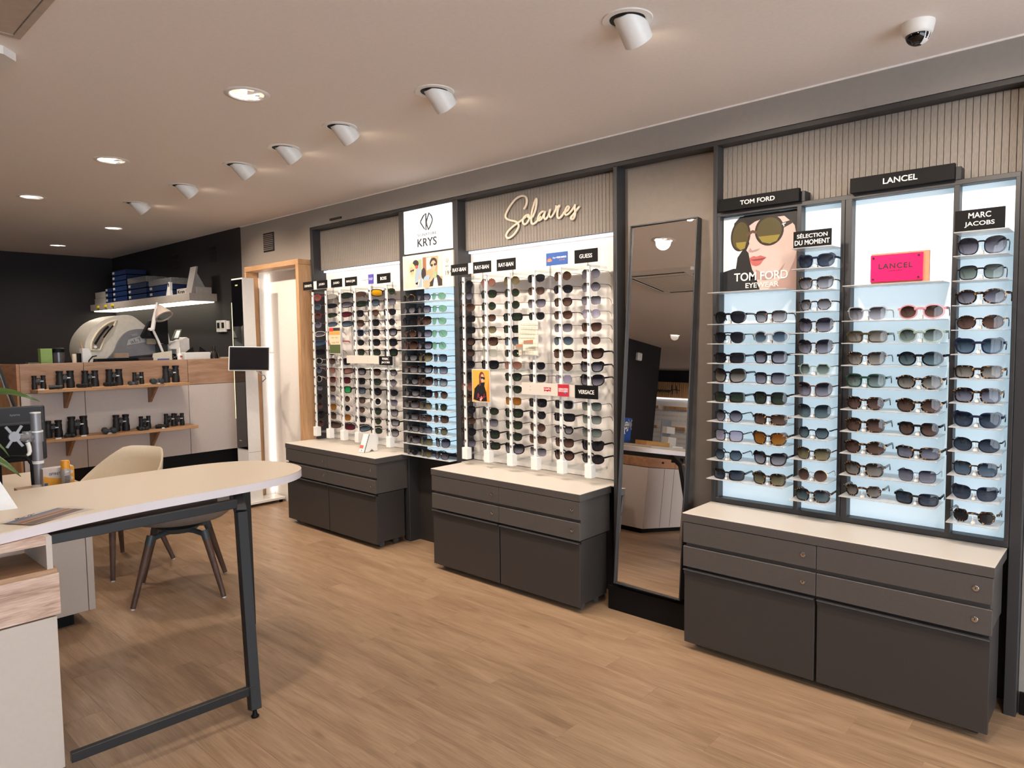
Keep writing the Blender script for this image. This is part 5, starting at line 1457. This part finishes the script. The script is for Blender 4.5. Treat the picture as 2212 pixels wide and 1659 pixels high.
for k in range(9):
    a = 2 * PI * k / 9
    mb = MB(); mb.tube([(-6.60, 3.01, BZ + .13), (-6.60 + .035 * math.cos(a), 3.01 + .035 * math.sin(a), BZ + .10), (-6.60 + .055 * math.cos(a), 3.01 + .055 * math.sin(a), BZ + .02)], [.006, .005, .002], 6); mb.build('spike', M_CHROME if k % 2 else M_INK, pl)
bx('cream_box', 3.06, 3.20, BZ + .06, -6.6, -6.53, M_CREAM, 'low cream box at the far right end of the workbench', 'box')
bx('flat_dish', 1.49, 1.57, BZ + .058, -6.60, -6.53, mat('dish_green', '5A6048', .3), 'flat dark dish at the left end of the workbench', 'dish')
# thermostats on the dark wall
for i, x in enumerate((-6.955, -6.855)):
    t = thing('thermostat', 'white wall control with dark window, %s of a pair on the dark wall' % ('left' if i == 0 else 'right'), 'thermostat', (x, 3.24, 1.605), group='wall controls on the dark wall')
    MB().box(x - .047, x + .047, 3.228, SF, 1.605, 1.722, .004).build('case', M_WHITE, t)
    MB().box(x - .026, x + .026, 3.2265, 3.229, 1.645, 1.70).build('display', M_BLACK, t)
tag(MB().box(-6.79, -6.74, 3.232, SF, 1.63, 1.715, .003).build('wall_socket', M_WHITE), 'small white socket right of the paired wall controls', 'socket')
# wall shelf with under-shelf light
ws = thing('wall_shelf', 'thick pale box shelf on the dark wall, lit underneath', 'shelf', (-8.3, 3.1, 1.9))
MB().box(-9.94, -7.0, 2.97, 3.249, 1.918, 1.995, .002).build('box', mat('shelf_grey', 'B3A89D', .5), ws)
MB().box(-9.90, -7.05, 3.0, 3.24, 1.908, 1.918).build('light_strip', M_LEDW, ws)
for i, x in enumerate((-9.62, -9.36, -9.12)):
    tag(MB().cyl((x, 2.97, 1.955), (x, 2.945, 1.957), .022, .016, n=12).build('yellow_knob', mat('knob_yellow', 'D8C02C', .5), None, 40), 'yellow round clip on the shelf front, %s of three' % ('leftmost', 'middle', 'rightmost')[i], 'clip')
blue = mat('tray_blue', '10264F', .4, var=.08)
claim = clear_mat('tray_clear', (.75, .74, .72), .35)
def tray_stack(x0, x1, n, label, lids=1, th=.062, y0=3.0, y1=3.22, z0=1.995):
    t = thing('tray_stack', label, 'tray stack', ((x0 + x1) / 2, 3.1, z0))
    for k in range(n):
        z = z0 + k * th
        m = MB()
        m.box(x0, x1, y0, y1, z, z + .004); m.box(x0, x0 + .004, y0, y1, z, z + th - .006); m.box(x1 - .004, x1, y0, y1, z, z + th - .006)
        m.box(x0, x1, y0, y0 + .004, z, z + th - .006); m.box(x0, x1, y1 - .004, y1, z, z + th - .006)
        m.build('tray', blue, t)
        MB().box(x0 + .015, x0 + .075, y0 - .002, y0, z + .022, z + .048).build('label_card', mat('tray_label', 'B4AEA6', .6), t)
    for k in range(lids):
        z = z0 + n * th + k * .07
        MB().box(x0 - .006, x1 + .006, y0 - .004, y1, z, z + .064, .004).build('clear_lid', claim, t)
    return t
tray_stack(-9.20, -8.74, 6, 'tall stack of dark blue trays, highest on the wall shelf', 0)
tray_stack(-9.46, -9.22, 3, 'low stack of blue trays beside the white cartons on the wall shelf', 0)
tray_stack(-8.70, -8.15, 3, 'middle stack of blue trays under a clear lid on the wall shelf', 1)
tray_stack(-8.08, -7.50, 2, 'right stack of blue trays under a clear lid on the wall shelf', 1)
for i, (z, dx) in enumerate(((1.995, 0), (2.073, .03))):
    tag(MB().box(-9.93 + dx, -9.52, 3.02, 3.2, z, z + .076, .001).build('white_carton', mat('carton_white', 'B8B0A8', .7)), 'pale carton at the left end of wall shelf, %s' % ('bottom' if i == 0 else 'top'), 'carton')
wb = thing('wordmark_box', 'white printed box with dark lettering at the right on the wall shelf', 'box', (-7.22, 3.1, 1.995))
MB().box(-7.46, -6.99 - .02, 3.04, 3.2, 1.995, 2.058, .001).build('box', mat('carton_white', 'B8B0A8', .7), wb)
lettering('Krys KRYS', wb, (-7.235, 3.0395, 2.022), .40, .042, M_INK, .03, .0008)
hd = thing('white_device', 'small white handheld device leaning near the middle of the wall shelf', 'device', (-7.56, 3.02, 1.995))
MB().prism([(-7.60, 1.995), (-7.49, 1.995), (-7.50, 2.05), (-7.49, 2.13), (-7.53, 2.135), (-7.575, 2.05)], 2.985, 3.01, 'xz').build('body', M_WHITE, hd)
MB().box(-7.535, -7.512, 2.983, 2.986, 2.085, 2.12).build('slot', M_INK, hd)
sg = thing('standing_sign', 'grey triangular standing sign at the right end of the wall shelf', 'sign', (-7.07, 3.1, 1.995))
MB().prism([(3.0, 1.995), (3.035, 1.995), (3.075, 2.262), (3.06, 2.262)], -7.16, -7.02, 'yz').build('face', mat('sign_back', '9A948E', .6), sg)
MB().prism([(3.03, 1.995), (3.2, 1.995), (3.075, 2.22)], -7.075, -7.07, 'yz').build('strut', mat('sign_strut', 'A8A29A', .6), sg)

# ------------------------------------------------------------------ front desk
dk = thing('oval_desk', 'white desk with rounded end on black trestle legs, left foreground', 'desk', (-3.05, .9, 0))
TZ = .90
outl = [(-2.60, .20), (-2.655, .42), (-2.70, .56), (-2.752, .76), (-2.785, .99), (-2.79, 1.25), (-2.802, 1.45), (-2.828, 1.58), (-2.872, 1.67), (-2.935, 1.735), (-3.01, 1.768), (-3.10, 1.778), (-3.20, 1.762), (-3.29, 1.72), (-3.36, 1.655), (-3.408, 1.565), (-3.435, 1.45), (-3.443, 1.3), (-3.443, 1.1), (-3.435, .9), (-3.43, .6), (-3.43, .20)]
outl = arc(outl, 3)
n_ = len(outl)
mb = MB()
inner = []
for i in range(n_):
    a, b = outl[i - 1], outl[(i + 1) % n_]
    inner.append(outl[i])
mb.add([(x, y, TZ) for x, y in outl] + [(x, y, TZ - .004) for x, y in outl], [tuple(range(n_))] + [(i, (i + 1) % n_, n_ + (i + 1) % n_, n_ + i) for i in range(n_)])
mb.build('top_sheet', mat('desk_top', 'D9C8B2', .38, var=.02, scale=300), dk)
mb = MB(); mb.prism(outl, TZ - .036, TZ - .004, 'xy'); mb.build('top_edge', mat('desk_edge', 'DDD4D6', .4, var=.01), dk)
M_LEGB = mat('desk_leg', '1D1E20', .45, var=.05)
MB().box(-2.80, -2.765, .652, 1.335, .812, .847, .002).build('apron', M_LEGB, dk)
mb = MB(); mb.bar((-2.86, 1.365, .843), (-3.37, 1.66, .843), .034, .036, c=.002); mb.build('cross_rail', M_LEGB, dk)
MB().box(-2.90, -2.87, .3, 1.3, .80, .862, .002).build('tray', mat('desk_tray', '4A3C38', .6), dk)
def leg(p, w=.036):
    mb = MB()
    for a, b in zip(p[:-1], p[1:]): mb.bar(a, b, w, w * 1.2, up=(0, 1, 0), c=.002)
    return mb.build('leg', M_LEGB, dk)
leg([(-2.86, 1.375, .862), (-2.775, 1.352, .79), (-2.592, 1.29, .03)])
leg([(-3.37, 1.672, .862), (-3.395, 1.690, .03)], .03)
for a, b in ((-2.588, 1.288), (-3.395, 1.690)):
    MB().lathe([(.014, 0), (.016, .006), (.010, .012), (.006, .034)], 14, Matrix.Translation((a, b, 0))).build('levelling_foot', M_BLACK, dk, 40)
mb = MB(); mb.bar((-2.61, 1.285, .105), (-2.64, .66, .105), .024, .034, c=.002); mb.build('stretcher', M_LEGB, dk)
MB().box(-2.62, -2.595, 1.272, 1.30, .085, .125, .002).build('bracket', M_LEGB, dk)
# storage carcass
CX = -2.68
MB().box(CX - .45, CX - .02, -.20, .65, .06, .59, .002).build('lower_carcass', M_PED, dk)
MB().box(CX - .45, CX, .632, .65, .595, .862, .001).build('side_panel', M_PED, dk)
MB().box(CX - .30, CX - .28, -.2, .632, .595, .862).build('niche_back', M_OAKP, dk)
MB().box(CX - .45, CX, -.2, .632, .835, .862).build('niche_top', M_OAKP, dk)
MB().box(CX - .45, CX + .004, -.2, .66, .735, .752, .001).build('niche_shelf', wood('niche_oak', '8F6C50', 'B08C6C', 'C0A080', axis=1, knots=False), dk)
MB().box(CX - .02, CX + .006, -.2, .664, .594, .735, .001).build('drawer', M_OAKP, dk)
MB().box(CX - .45, CX - .02, -.2, .65, .594, .735).build('drawer_box', M_PED, dk)
MB().box(CX - .02, CX + .004, -.2, .652, .06, .588, .0015).build('door', M_PED, dk)
MB().box(CX - .42, CX - .05, -.18, .62, 0, .06).build('plinth', M_BLACK, dk)
# rear work desk with pedestal
rd = thing('rear_desk', 'lower cream work desk with beige pedestal behind the oval desk, at left', 'desk', (-3.9, .5, 0))
MB().box(-4.92, -4.13, 0.41, 1.20, .715, .74, .002).build('top', MATS['desk_top'], rd)
MB().box(-4.60, -4.16, .45, 1.175, .075, .714, .002).build('pedestal', M_PED, rd)
MB().box(-4.16, -4.14, .45, 1.155, .075, .712, .0015).build('pedestal_door', M_PED, rd)
MB().box(-4.16, -4.14, 1.158, 1.19, .075, .712, .0015).build('pedestal_edge', M_PED, rd)
MB().box(-4.55, -4.20, .47, 1.10, 0, .075).build('plinth', M_BLACK, rd)
MB().prism([(.992, .615), (1.018, .615), (1.018, .665), (1.012, .68), (1.005, .684), (.998, .68), (.992, .665)], -4.142, -4.1385, 'yz').build('handle', M_BLACK, rd)
for a, b in ((-4.86, 1.15), (-4.86, .50)):
    MB().box(a - .03, a, b - .03, b, 0, .715).build('leg', M_LEGB, rd)

# ------------------------------------------------------------------ tub chairs
def chair(loc, rz, label, top=.765, sc=1.0, shellm=None):
    t = thing('tub_chair', label, 'chair', loc, rz, 'tub chairs behind the oval desk')
    NA, NR = 40, 12
    vs, fs = [], []
    seat = .44
    for j in range(NR + 1):
        s = j / NR
        for i in range(NA):
            a = 2 * PI * i / NA                       # 0 = back (+y local)
            ca = math.cos(a)
            # rim height above the seat: high back, sloping arms, open front
            back = max(0, (1 + ca) / 2)
            rimh = (top - seat) * (0.16 + 0.84 * min(1, max(0, (back - .30) / .62)) ** 1.25)
            if back < .30: rimh = (top - seat) * .16 * (back / .30) ** 1.2 - .015 * (1 - back / .30)
            R0 = .27 + .03 * (1 - abs(ca)) * .4
            if s < .55:
                r = R0 * .86 * (s / .55); z = .012 * (s / .55) ** 2
            else:
                u = (s - .55) / .45
                r = R0 * (.86 + .14 * math.sin(min(1, u * 1.6) * PI / 2)) + .035 * u * back
                z = .012 + rimh * (u ** 1.5)
            vs.append((r * math.sin(a) * 1.02, r * ca * .98, seat + z - .03 * (1 - s) ** 2))
    for j in range(NR):
        for i in range(NA):
            k = (i + 1) % NA
            fs.append((j * NA + i, j * NA + k, (j + 1) * NA + k, (j + 1) * NA + i))
    mb = MB(); mb.add(vs, fs)
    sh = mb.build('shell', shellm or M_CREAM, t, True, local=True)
    so_ = sh.modifiers.new('thick', 'SOLIDIFY'); so_.thickness = .011; so_.offset = -1
    fr = MB()
    for sx, sy in ((1, 1), (1, -1), (-1, 1), (-1, -1)):
        fr.tube([(0, 0, seat - .055), (sx * .08, sy * .08, seat - .06), (sx * .148, sy * .148, seat - .075)], [.022, .016, .015], 10)
    fr.cyl((0, 0, seat - .07), (0, 0, seat - .035), .09, .13, n=20)
    fr.build('under_frame', mat('chair_metal', '3C4448', .45), t, 40, local=True)
    for sx, sy in ((1, 1), (1, -1), (-1, 1), (-1, -1)):
        p0 = Vector((sx * .140, sy * .140, seat - .05)); p1 = Vector((sx * .238, sy * .238, .006))
        MB().cyl(p0, p0 + (p1 - p0) * .14, .0235, .0225, n=14).build('socket', mat('chair_metal', '3C4448', .45), t, 40, local=True)
        lg = MB().cyl(p0 + (p1 - p0) * .13, p1, .0215, .0135, n=14).build('leg', M_WALNUT, t, 40, local=True)
        MB().cyl(p1 + Vector((0, 0, .002)), p1 + Vector((0, 0, -.006)), .012, .011, n=12).build('glide', M_WHITE, lg, local=True)
    return t
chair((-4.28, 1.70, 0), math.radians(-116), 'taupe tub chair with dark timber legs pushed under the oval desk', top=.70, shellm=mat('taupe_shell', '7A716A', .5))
chair((-5.08, 1.605, 0), math.radians(22), 'cream tub chair standing clear behind the desk, its back showing', top=.765)
tag(MB().lathe([(.20, 0), (.20, .012), (.06, .03), (.03, .06), (.025, .42), (.0, .42)], 28, Matrix.Translation((-6.15, 2.55, 0))).build('stool_base', M_ALU, None, 40), 'grey round stool base before the black plinth, mostly behind the desk', 'stool')

# second shell seen behind the monitor
chair((-5.22, .80, 0), math.radians(150), 'cream tub chair at the far left behind the monitor arm', top=.78)

# ------------------------------------------------------------------ things on the desks
RZ_ = .848
MB().box(-3.80, -3.446, .785, 1.03, .825, .848, .001).build('rear_ledge', wood('rear_desk_oak', '8F6C50', 'B08C6C', 'C0A080', axis=1, knots=False), dk)
ma = thing('monitor_mount', 'grey pole monitor arm with empty mounting cross and white lever', 'monitor arm', (-3.75, .872, RZ_))
MB().cyl((-3.75, .872, RZ_), (-3.75, .872, 1.187), .021, n=24).build('pole', M_ALU, ma, 40)
MB().cyl((-3.75, .872, 1.187), (-3.75, .872, 1.192), .022, n=24).build('cap', M_WHITE, ma, 40)
MB().cyl((-3.75, .872, RZ_), (-3.75, .872, RZ_ + .012), .030, .026, n=24).build('base', M_WHITE, ma, 40)
MB().cyl((-3.75, .872, 1.055), (-3.75, .872, 1.105), .026, n=24).build('collar', M_ALU, ma, 40)
MB().cyl((-3.75, .872, 1.10), (-3.75, .872, 1.107), .027, n=24).build('collar_ring', M_WHITE, ma, 40)
MB().cyl((-3.75, .872, .955), (-3.75, .872, .968), .0235, n=24).build('cable_tie', M_WHITE, ma, 40)
mb = MB(); mb.cyl((-3.74, .85, 1.078), (-3.72, .832, 1.08), .016, n=16); mb.cyl((-3.725, .83, 1.063), (-3.725, .83, 1.108), .018, n=16); mb.cyl((-3.72, .83, 1.085), (-3.70, .79, 1.088), .017, n=16)
mb.build('joint', M_ALU, ma, 40)
mb = MB(); mb.tube([(-3.715, .828, 1.06), (-3.712, .832, 1.045), (-3.71, .834, 1.02), (-3.708, .83, 1.008), (-3.706, .822, 1.004)], [.010, .009, .009, .008, .006], 10); mb.build('lever', M_WHITE, ma, 50)
mb = MB()
cc = Vector((-3.69, .775, 1.095))
for a, b in (((.030, .047), (-.03, -.047)), ((-.030, .047), (.03, -.047))):
    mb.bar(cc + Vector((0, a[0], a[1])), cc + Vector((0, b[0], b[1])), .012, .004, up=(1, 0, 0), c=.001)
mb.cyl(cc + Vector((-.012, 0, 0)), cc + Vector((.008, 0, 0)), .022, n=20)
mb.build('mounting_cross', M_ALU, ma, 40)
mb = MB(); mb.tube([(-3.80, .70, .975), (-3.77, .78, .995), (-3.76, .83, .99), (-3.752, .848, .955), (-3.75, .849, .86)], .008, 8); mb.build('cable', M_BLACK, ma, 50)
mo = thing('monitor', 'black computer monitor seen from behind at the left edge', 'monitor', (-4.32, .7, .74))
mm_ = Matrix.Translation(Vector((-4.30, 1.044, .895))) @ Matrix.Rotation(math.radians(-3), 4, 'Z')
MB().box(-.03, .0, -.56, 0, 0, .286, .006, mm_).build('housing', M_SOFTBLK, mo)
MB().box(0, .012, -.50, -.02, .0, .19, .004, mm_).build('rear_bulge', M_BLACK, mo)
MB().box(0, .004, -.54, -.01, .195, .206, .001, mm_).build('ridge', mat('monitor_ridge', '3A3632', .5), mo)
MB().box(-.02, .0, -.36, -.2, -.154, .01, .003, mm_).build('stand', M_BLACK, mo)
lettering('iiyama', mo, mm_ @ Vector((.001, -.132, .243)), .044, .014, mat('monitor_logo', '8A8684', .4), 0.0, .0006, normal='+x')
ob = thing('wipes_box', 'yellow and white cleaning wipes box lying behind the desk edge', 'box', (-3.70, .94, RZ_))
MB().box(-3.74, -3.695, .876, 1.0, RZ_, RZ_ + .085, .001).build('carton', mat('box_pale', 'C8BCB4', .6), ob)
MB().add([(-3.6945, a, b) for a, b in ((.878, RZ_ + .004), (.965, RZ_ + .004), (.965, RZ_ + .034), (.93, RZ_ + .036), (.90, RZ_ + .043), (.878, RZ_ + .052))], [tuple(range(6))]).build('yellow_band', mat('box_yellow', 'D89A28', .5), ob)
MB().box(-3.738, -3.6935, .975, 1.0005, RZ_ + .002, RZ_ + .083).build('yellow_end', mat('box_yellow', 'D89A28', .5), ob)
for zz in (.028, .058):
    MB().cyl((-3.694, .988, RZ_ + zz), (-3.6925, .988, RZ_ + zz), .008, n=12).build('pictogram', M_TOP, ob)
MB().box(-3.6945, -3.694, .879, .893, RZ_ + .006, RZ_ + .019).build('badge', mat('badge_steel_blue', '3A5C80', .5), ob)
lettering('OPTINETT', ob, (-3.6940, .925, RZ_ + .058), .052, .012, M_INK, 0.0, .0005, normal='+x')
sb = thing('cleaner_bottle', 'spray bottle with orange cap in front of the wipes box', 'bottle', (-3.665, .958, RZ_))
MB().lathe([(.0185, 0), (.02, .004), (.02, .075), (.0185, .08)], 22, Matrix.Translation((-3.665, .958, RZ_))).build('body', mat('bottle_grey', '9A9490', .2), sb, 40)
MB().lathe([(.0185, .08), (.0185, .112), (.016, .118), (.0, .119)], 22, Matrix.Translation((-3.665, .958, RZ_))).build('cap', mat('cap_orange', 'DB9422', .45), sb, 40)
for k in range(5):
    MB().box(-3.6448, -3.6442, .948, .968, RZ_ + .018 + k * .007, RZ_ + .0205 + k * .007).build('print_line', M_INK, sb)
lettering('OP', sb, (-3.6445, .958, RZ_ + .068), .016, .007, M_LETTER, .0, .0005, normal='+x')
# standing card
sc_ = thing('standing_card', 'white printed card standing at the left edge of the oval desk', 'card', (-3.05, .55, TZ))
cm = Matrix.Translation(Vector((-3.07, .455, TZ))) @ Matrix.Rotation(math.radians(84), 4, 'Z') @ Matrix.Rotation(math.radians(-14), 4, 'X')
MB().prism([(-.06, 0), (.185, 0), (.118, .155), (-.06, .172)], 0, .002, 'xz', cm).build('sheet', M_WHITE, sc_)
for k, (w_, c_) in enumerate(((.030, 'ink'), (.034, 'ink'), (.03, 'ink'), (.028, 'ink'), (.034, 'ink'), (.030, 'vio'), (.042, 'vio'))):
    zz = (.125, .117, .095, .085, .077, .047, .036)[k]
    MB().box(.06 - .01, .06 + w_ + .015 * (.12 - zz) * 8 - .01, -.001, -.0004, zz, zz + .003, 0, cm).build('text_line', mat('card_' + c_, '8A8690' if c_ == 'ink' else '5A54A0', .6), sc_)
# fanned leaflets
for i in range(4):
    rz = math.radians((31, 26, 22, 18)[i])
    L_ = thing('leaflet', ('glossy sunset leaflet on top of the fan on the oval desk', 'white edged leaflet second in the fan on the oval desk', 'white edged leaflet third in the fan on the oval desk', 'lowest leaflet of the fan on the oval desk')[i], 'leaflet', (-2.855 + .006 * (3 - i), .655 + .012 * i, TZ + .0012 * (3 - i) + .0004), rz, 'leaflets fanned on the oval desk')
    MB().box(-.05, .085, -.105, .105, 0, .0008).build('sheet', mat('leaflet_paper', 'C8BCB0', .35), L_, local=True)
    if i == 0:
        LM = [mat('leaflet_' + n, c, .3, var=.15, scale=25) for n, c in (('red', '5A2620'), ('gold', 'B0763C'), ('blue', '4A4C66'), ('dusk', '6E7488'), ('brown', '3A2A26'))]
        def stripe(x0, x1, mi):
            m_ = MB(); m_.add([(x0, -.105, .0011), (x1, -.105, .0011), (x1, .105, .0011), (x0, .105, .0011)], [(0, 1, 2, 3)]); m_.build('picture_band', LM[mi], L_, local=True)
        for a, b, k in ((.085, .058, 0), (.058, .045, 4), (.045, .030, 1), (.030, .018, 0), (.018, .004, 1), (.004, -.012, 3), (-.012, -.028, 2)): stripe(b, a, k)
        script_curve([[(0, 0), (.05, .9), (.1, .1), (.15, .8), (.2, .1), (.3, .3), (.4, .25)], [(.55, .1), (.65, .9), (.75, .4), (.62, -.1), (.8, .6), (.95, .9)]], 0, 0, .085, .014, 0, .0007, 'lettering', L_, M_INK)
        o = [c for c in L_.children if c.name.startswith('lettering')][0]
        for v in o.data.vertices:
            w_ = v.co + wloc(L_)
            v.co = Vector((-.030 - w_.z, -.06 + w_.x, .0012 + w_.y))
# plant reaching in from the left
pt = thing('potted_plant', 'green plant with long pointed leaves at the left edge of the desk', 'plant', (-3.08, .33, TZ))
MB().lathe([(.055, 0), (.075, .11), (.078, .115), (.068, .115), (.066, .10)], 24, Matrix.Translation((-3.08, .33, TZ)), cap=False).build('pot', M_WHITE, pt, 40)
MB().lathe([(.0, .098), (.067, .098)], 24, Matrix.Translation((-3.08, .33, TZ)), cap=False).build('soil', mat('soil', '2E221A', .9), pt)
def leafm(root, midp, tip, w, m, roll_=0.0):
    root, midp, tip = Vector(root), Vector(midp), Vector(tip)
    N = 14; vs, fs = [], []
    for i in range(N + 1):
        t = i / N
        p = root * (1 - t) ** 2 + midp * 2 * t * (1 - t) + tip * t * t
        d_ = ((midp - root) * (1 - t) + (tip - midp) * t).normalized()
        sd = d_.cross(Vector((math.sin(roll_), 0, math.cos(roll_)))).normalized()
        nn = sd.cross(d_)
        hw = w * (math.sin(PI * min(1, t * .92 + .08)) ** .75) * (1 - .25 * t) + .0004
        for k in (-1, -.5, 0, .5, 1):
            vs.append(p + sd * hw * k + nn * (abs(k) * hw * .28))
    for i in range(N):
        for k in range(4):
            fs.append((i * 5 + k, i * 5 + k + 1, i * 5 + k + 6, i * 5 + k + 5))
    mb = MB(); mb.add(vs, fs)
    o = mb.build('leaf', m, pt, True)
    s_ = o.modifiers.new('t', 'SOLIDIFY'); s_.thickness = .0012
    return o
GL_ = mat('leaf_green', '465C26', .4, var=.18, scale=18, stretch=(1, 1, 6))
leafm((-3.07, .33, TZ + .10), (-3.0, .43, TZ + .56), (-2.90, .690, TZ + .400), .026, GL_, .9)
leafm((-3.07, .34, TZ + .10), (-2.98, .48, TZ + .34), (-2.90, .622, TZ + .139), .026, GL_, .9)
leafm((-3.08, .34, TZ + .10), (-2.97, .50, TZ + .42), (-2.90, .592, TZ + .215), .012, GL_, .5)
for tip in ((-3.25, .45, TZ + .42), (-3.3, .2, TZ + .40), (-2.95, .08, TZ + .42), (-3.15, .05, TZ + .50), (-3.35, .33, TZ + .30)):
    leafm((-3.08, .33, TZ + .10), ((-3.08 + tip[0]) / 2, (.33 + tip[1]) / 2, TZ + .5), tip, .024, GL_, .4)

# ------------------------------------------------------------------ the part of the shop seen in the leaning mirror
rc = thing('reception_counter', 'oak and beige angled counter reflected in the leaning mirror', 'counter', (-4.0, -.7, 0))
MB().box(-4.7, -3.865, -1.8, .107, .05, .685, .002).build('body', M_BEIGEP, rc)
MB().box(-4.7, -3.86, -1.8, .11, .69, .895, .002).build('oak_band', wood('reception_oak', '8F6446', 'B08160', 'C09272', axis=1, rough=.5), rc)
MB().box(-4.71, -3.85, -1.82, .117, .895, .915, .002).build('top', M_TOP, rc)
MB().box(-4.65, -3.91, -1.75, .07, 0, .05).build('plinth', M_BLACK, rc)
for yy in (-.217, -.417, -.80):
    MB().box(-3.88, -3.8635, yy - .002, yy + .002, .06, .68).build('joint', M_INK, rc)
MB().box(-3.88, -3.8585, -.422, -.418, .69, .895).build('joint', M_INK, rc)
MB().box(-3.88, -3.8585, -1.7, .09, .792, .796).build('joint', M_INK, rc)
for zz in (.735, .845):
    MB().box(-3.87, -3.856, -.18, -.14, zz, zz + .02, .003).build('finger_hole', M_BLACK, rc)
tag(MB().box(-4.14, -4.0, -.50, -.02, .915, .963, .003).build('wooden_tray', wood('tray_oak', '9C6A3C', 'B8864E', 'C89A60', axis=1, knots=False)), 'long oak tray on the reflected reception counter', 'tray')
bp = thing('blue_card', 'blue card with white emblem standing on the reflected reception counter', 'card', (-4.26, -.02, .915))
BO = Matrix.Translation(Vector((-.10, .20, -.010)))
MB().box(-4.17, -4.16, -.30, -.10, .925, 1.20, .001, BO).build('board', mat('card_blue', '1E4A94', .5), bp)
mb = MB(); mb.tube([(-4.158, -.20 + .034 * math.cos(a), 1.10 + .05 * math.sin(a)) for a in [2 * PI * k / 20 for k in range(15)]], .007, 6); mb.tube([(-4.158, -.222 + .016 * math.cos(a), 1.09 + .016 * math.sin(a)) for a in [2 * PI * k / 14 for k in range(14)]], .005, 6, closed=True); mb.tube([(-4.158, -.182 + .016 * math.cos(a), 1.09 + .016 * math.sin(a)) for a in [2 * PI * k / 14 for k in range(14)]], .005, 6, closed=True)
mb.v = [BO @ v for v in mb.v]; mb.build('emblem', M_LETTER, bp)
cs = thing('card_stand', 'grey leaflet stand on the reflected reception counter', 'stand', (-4.2, -.85, .915))
CO = Matrix.Translation(Vector((-.5, .35, -.015)))
MB().box(-3.80, -3.60, -1.32, -1.08, .93, .95, .002, CO).build('base', M_WHITE, cs)
MB().box(-3.79, -3.77, -1.30, -1.10, .95, 1.25, .004, CO).build('back', M_ALU, cs)
MB().box(-3.77, -3.68, -1.29, -1.11, .95, 1.05, .002, CO).build('pocket', M_TOP, cs)
MB().box(-3.77, -3.71, -1.29, -1.11, 1.09, 1.17, .002, CO).build('pocket', M_TOP, cs)
# dark pillar with sensor
pr = struct('wall_pillar', MB().box(-7.2, -6.43, -4.0, -2.95, 0, CEIL), M_DARKW, 'dark square pillar seen in the leaning mirror', 'pillar')
tag(MB().box(-6.43, -6.37, -3.36, -3.24, 2.28, 2.41, .012).build('alarm_sensor', M_WHITE), 'white alarm sensor on the reflected dark pillar', 'sensor')
# far wall display
fd = thing('far_wall_display', 'far wall of spectacles under an oak slat header, seen in the mirror', 'display wall', (-8.2, -7.0, 0))
FO = wood('far_oak', '9C7450', 'BE946A', 'CCA680', axis=2, knots=False)
MB().box(-9.6, -6.9, -7.0, -6.98, 1.97, 2.32).build('header', FO, fd)
for k in range(54):
    MB().box(-9.59 + k * .05, -9.555 + k * .05, -6.98, -6.965, 1.98, 2.31).build('slat', FO, fd)
MB().box(-9.6, -6.9, -7.0, -6.99, .9, 1.97).build('panel', M_PANELW, fd)
MB().box(-9.6, -6.9, -6.99, -6.96, 1.945, 1.97).build('led_strip', M_LED, fd)
for zz in (1.755, 1.32):
    for a in (-9.2, -8.5, -7.8, -7.1):
        MB().box(a - .28, a + .28, -6.99, -6.95, zz - .03, zz + .03, .002).build('ledge', FO, fd)
mb = MB()
for r_ in range(7):
    zz = 1.68 - r_ * .10 - (.08 if r_ > 2 else 0)
    for k in range(23):
        xx = -9.5 + k * .11
        for e in (-1, 1):
            mb.tube([(xx + e * .024 + .02 * math.cos(a), -6.95, zz + .016 * math.sin(a)) for a in [2 * PI * q_ / 8 for q_ in range(8)]], .0015, 4, closed=True)
o = mb.build('spectacles', M_INK, fd); o['kind'] = 'stuff'
HOM = [[(0, .0), (.04, .5), (.08, 1.0)], [(.22, -.1), (.25, .5), (.28, 1.05)], [(-.1, .4), (.1, .5), (.27, .45), (.36, .3)], [(.36, .3), (.42, .42), (.48, .28), (.42, .12), (.36, .3), (.5, .3)], [(.5, .15), (.55, .42), (.58, .15), (.64, .42), (.68, .15), (.74, .42), (.78, .15)], [(.78, .15), (.84, .42), (.87, .15), (.93, .42), (.97, .15), (1.03, .42), (1.07, .15), (1.15, .3), (1.2, .42), (1.14, .35), (1.18, .12), (1.3, .3)]]
script_curve(HOM, -7.78, 2.07, .52, .17, -6.955, .008, 'lettering', fd, M_INK, mirror=-1)
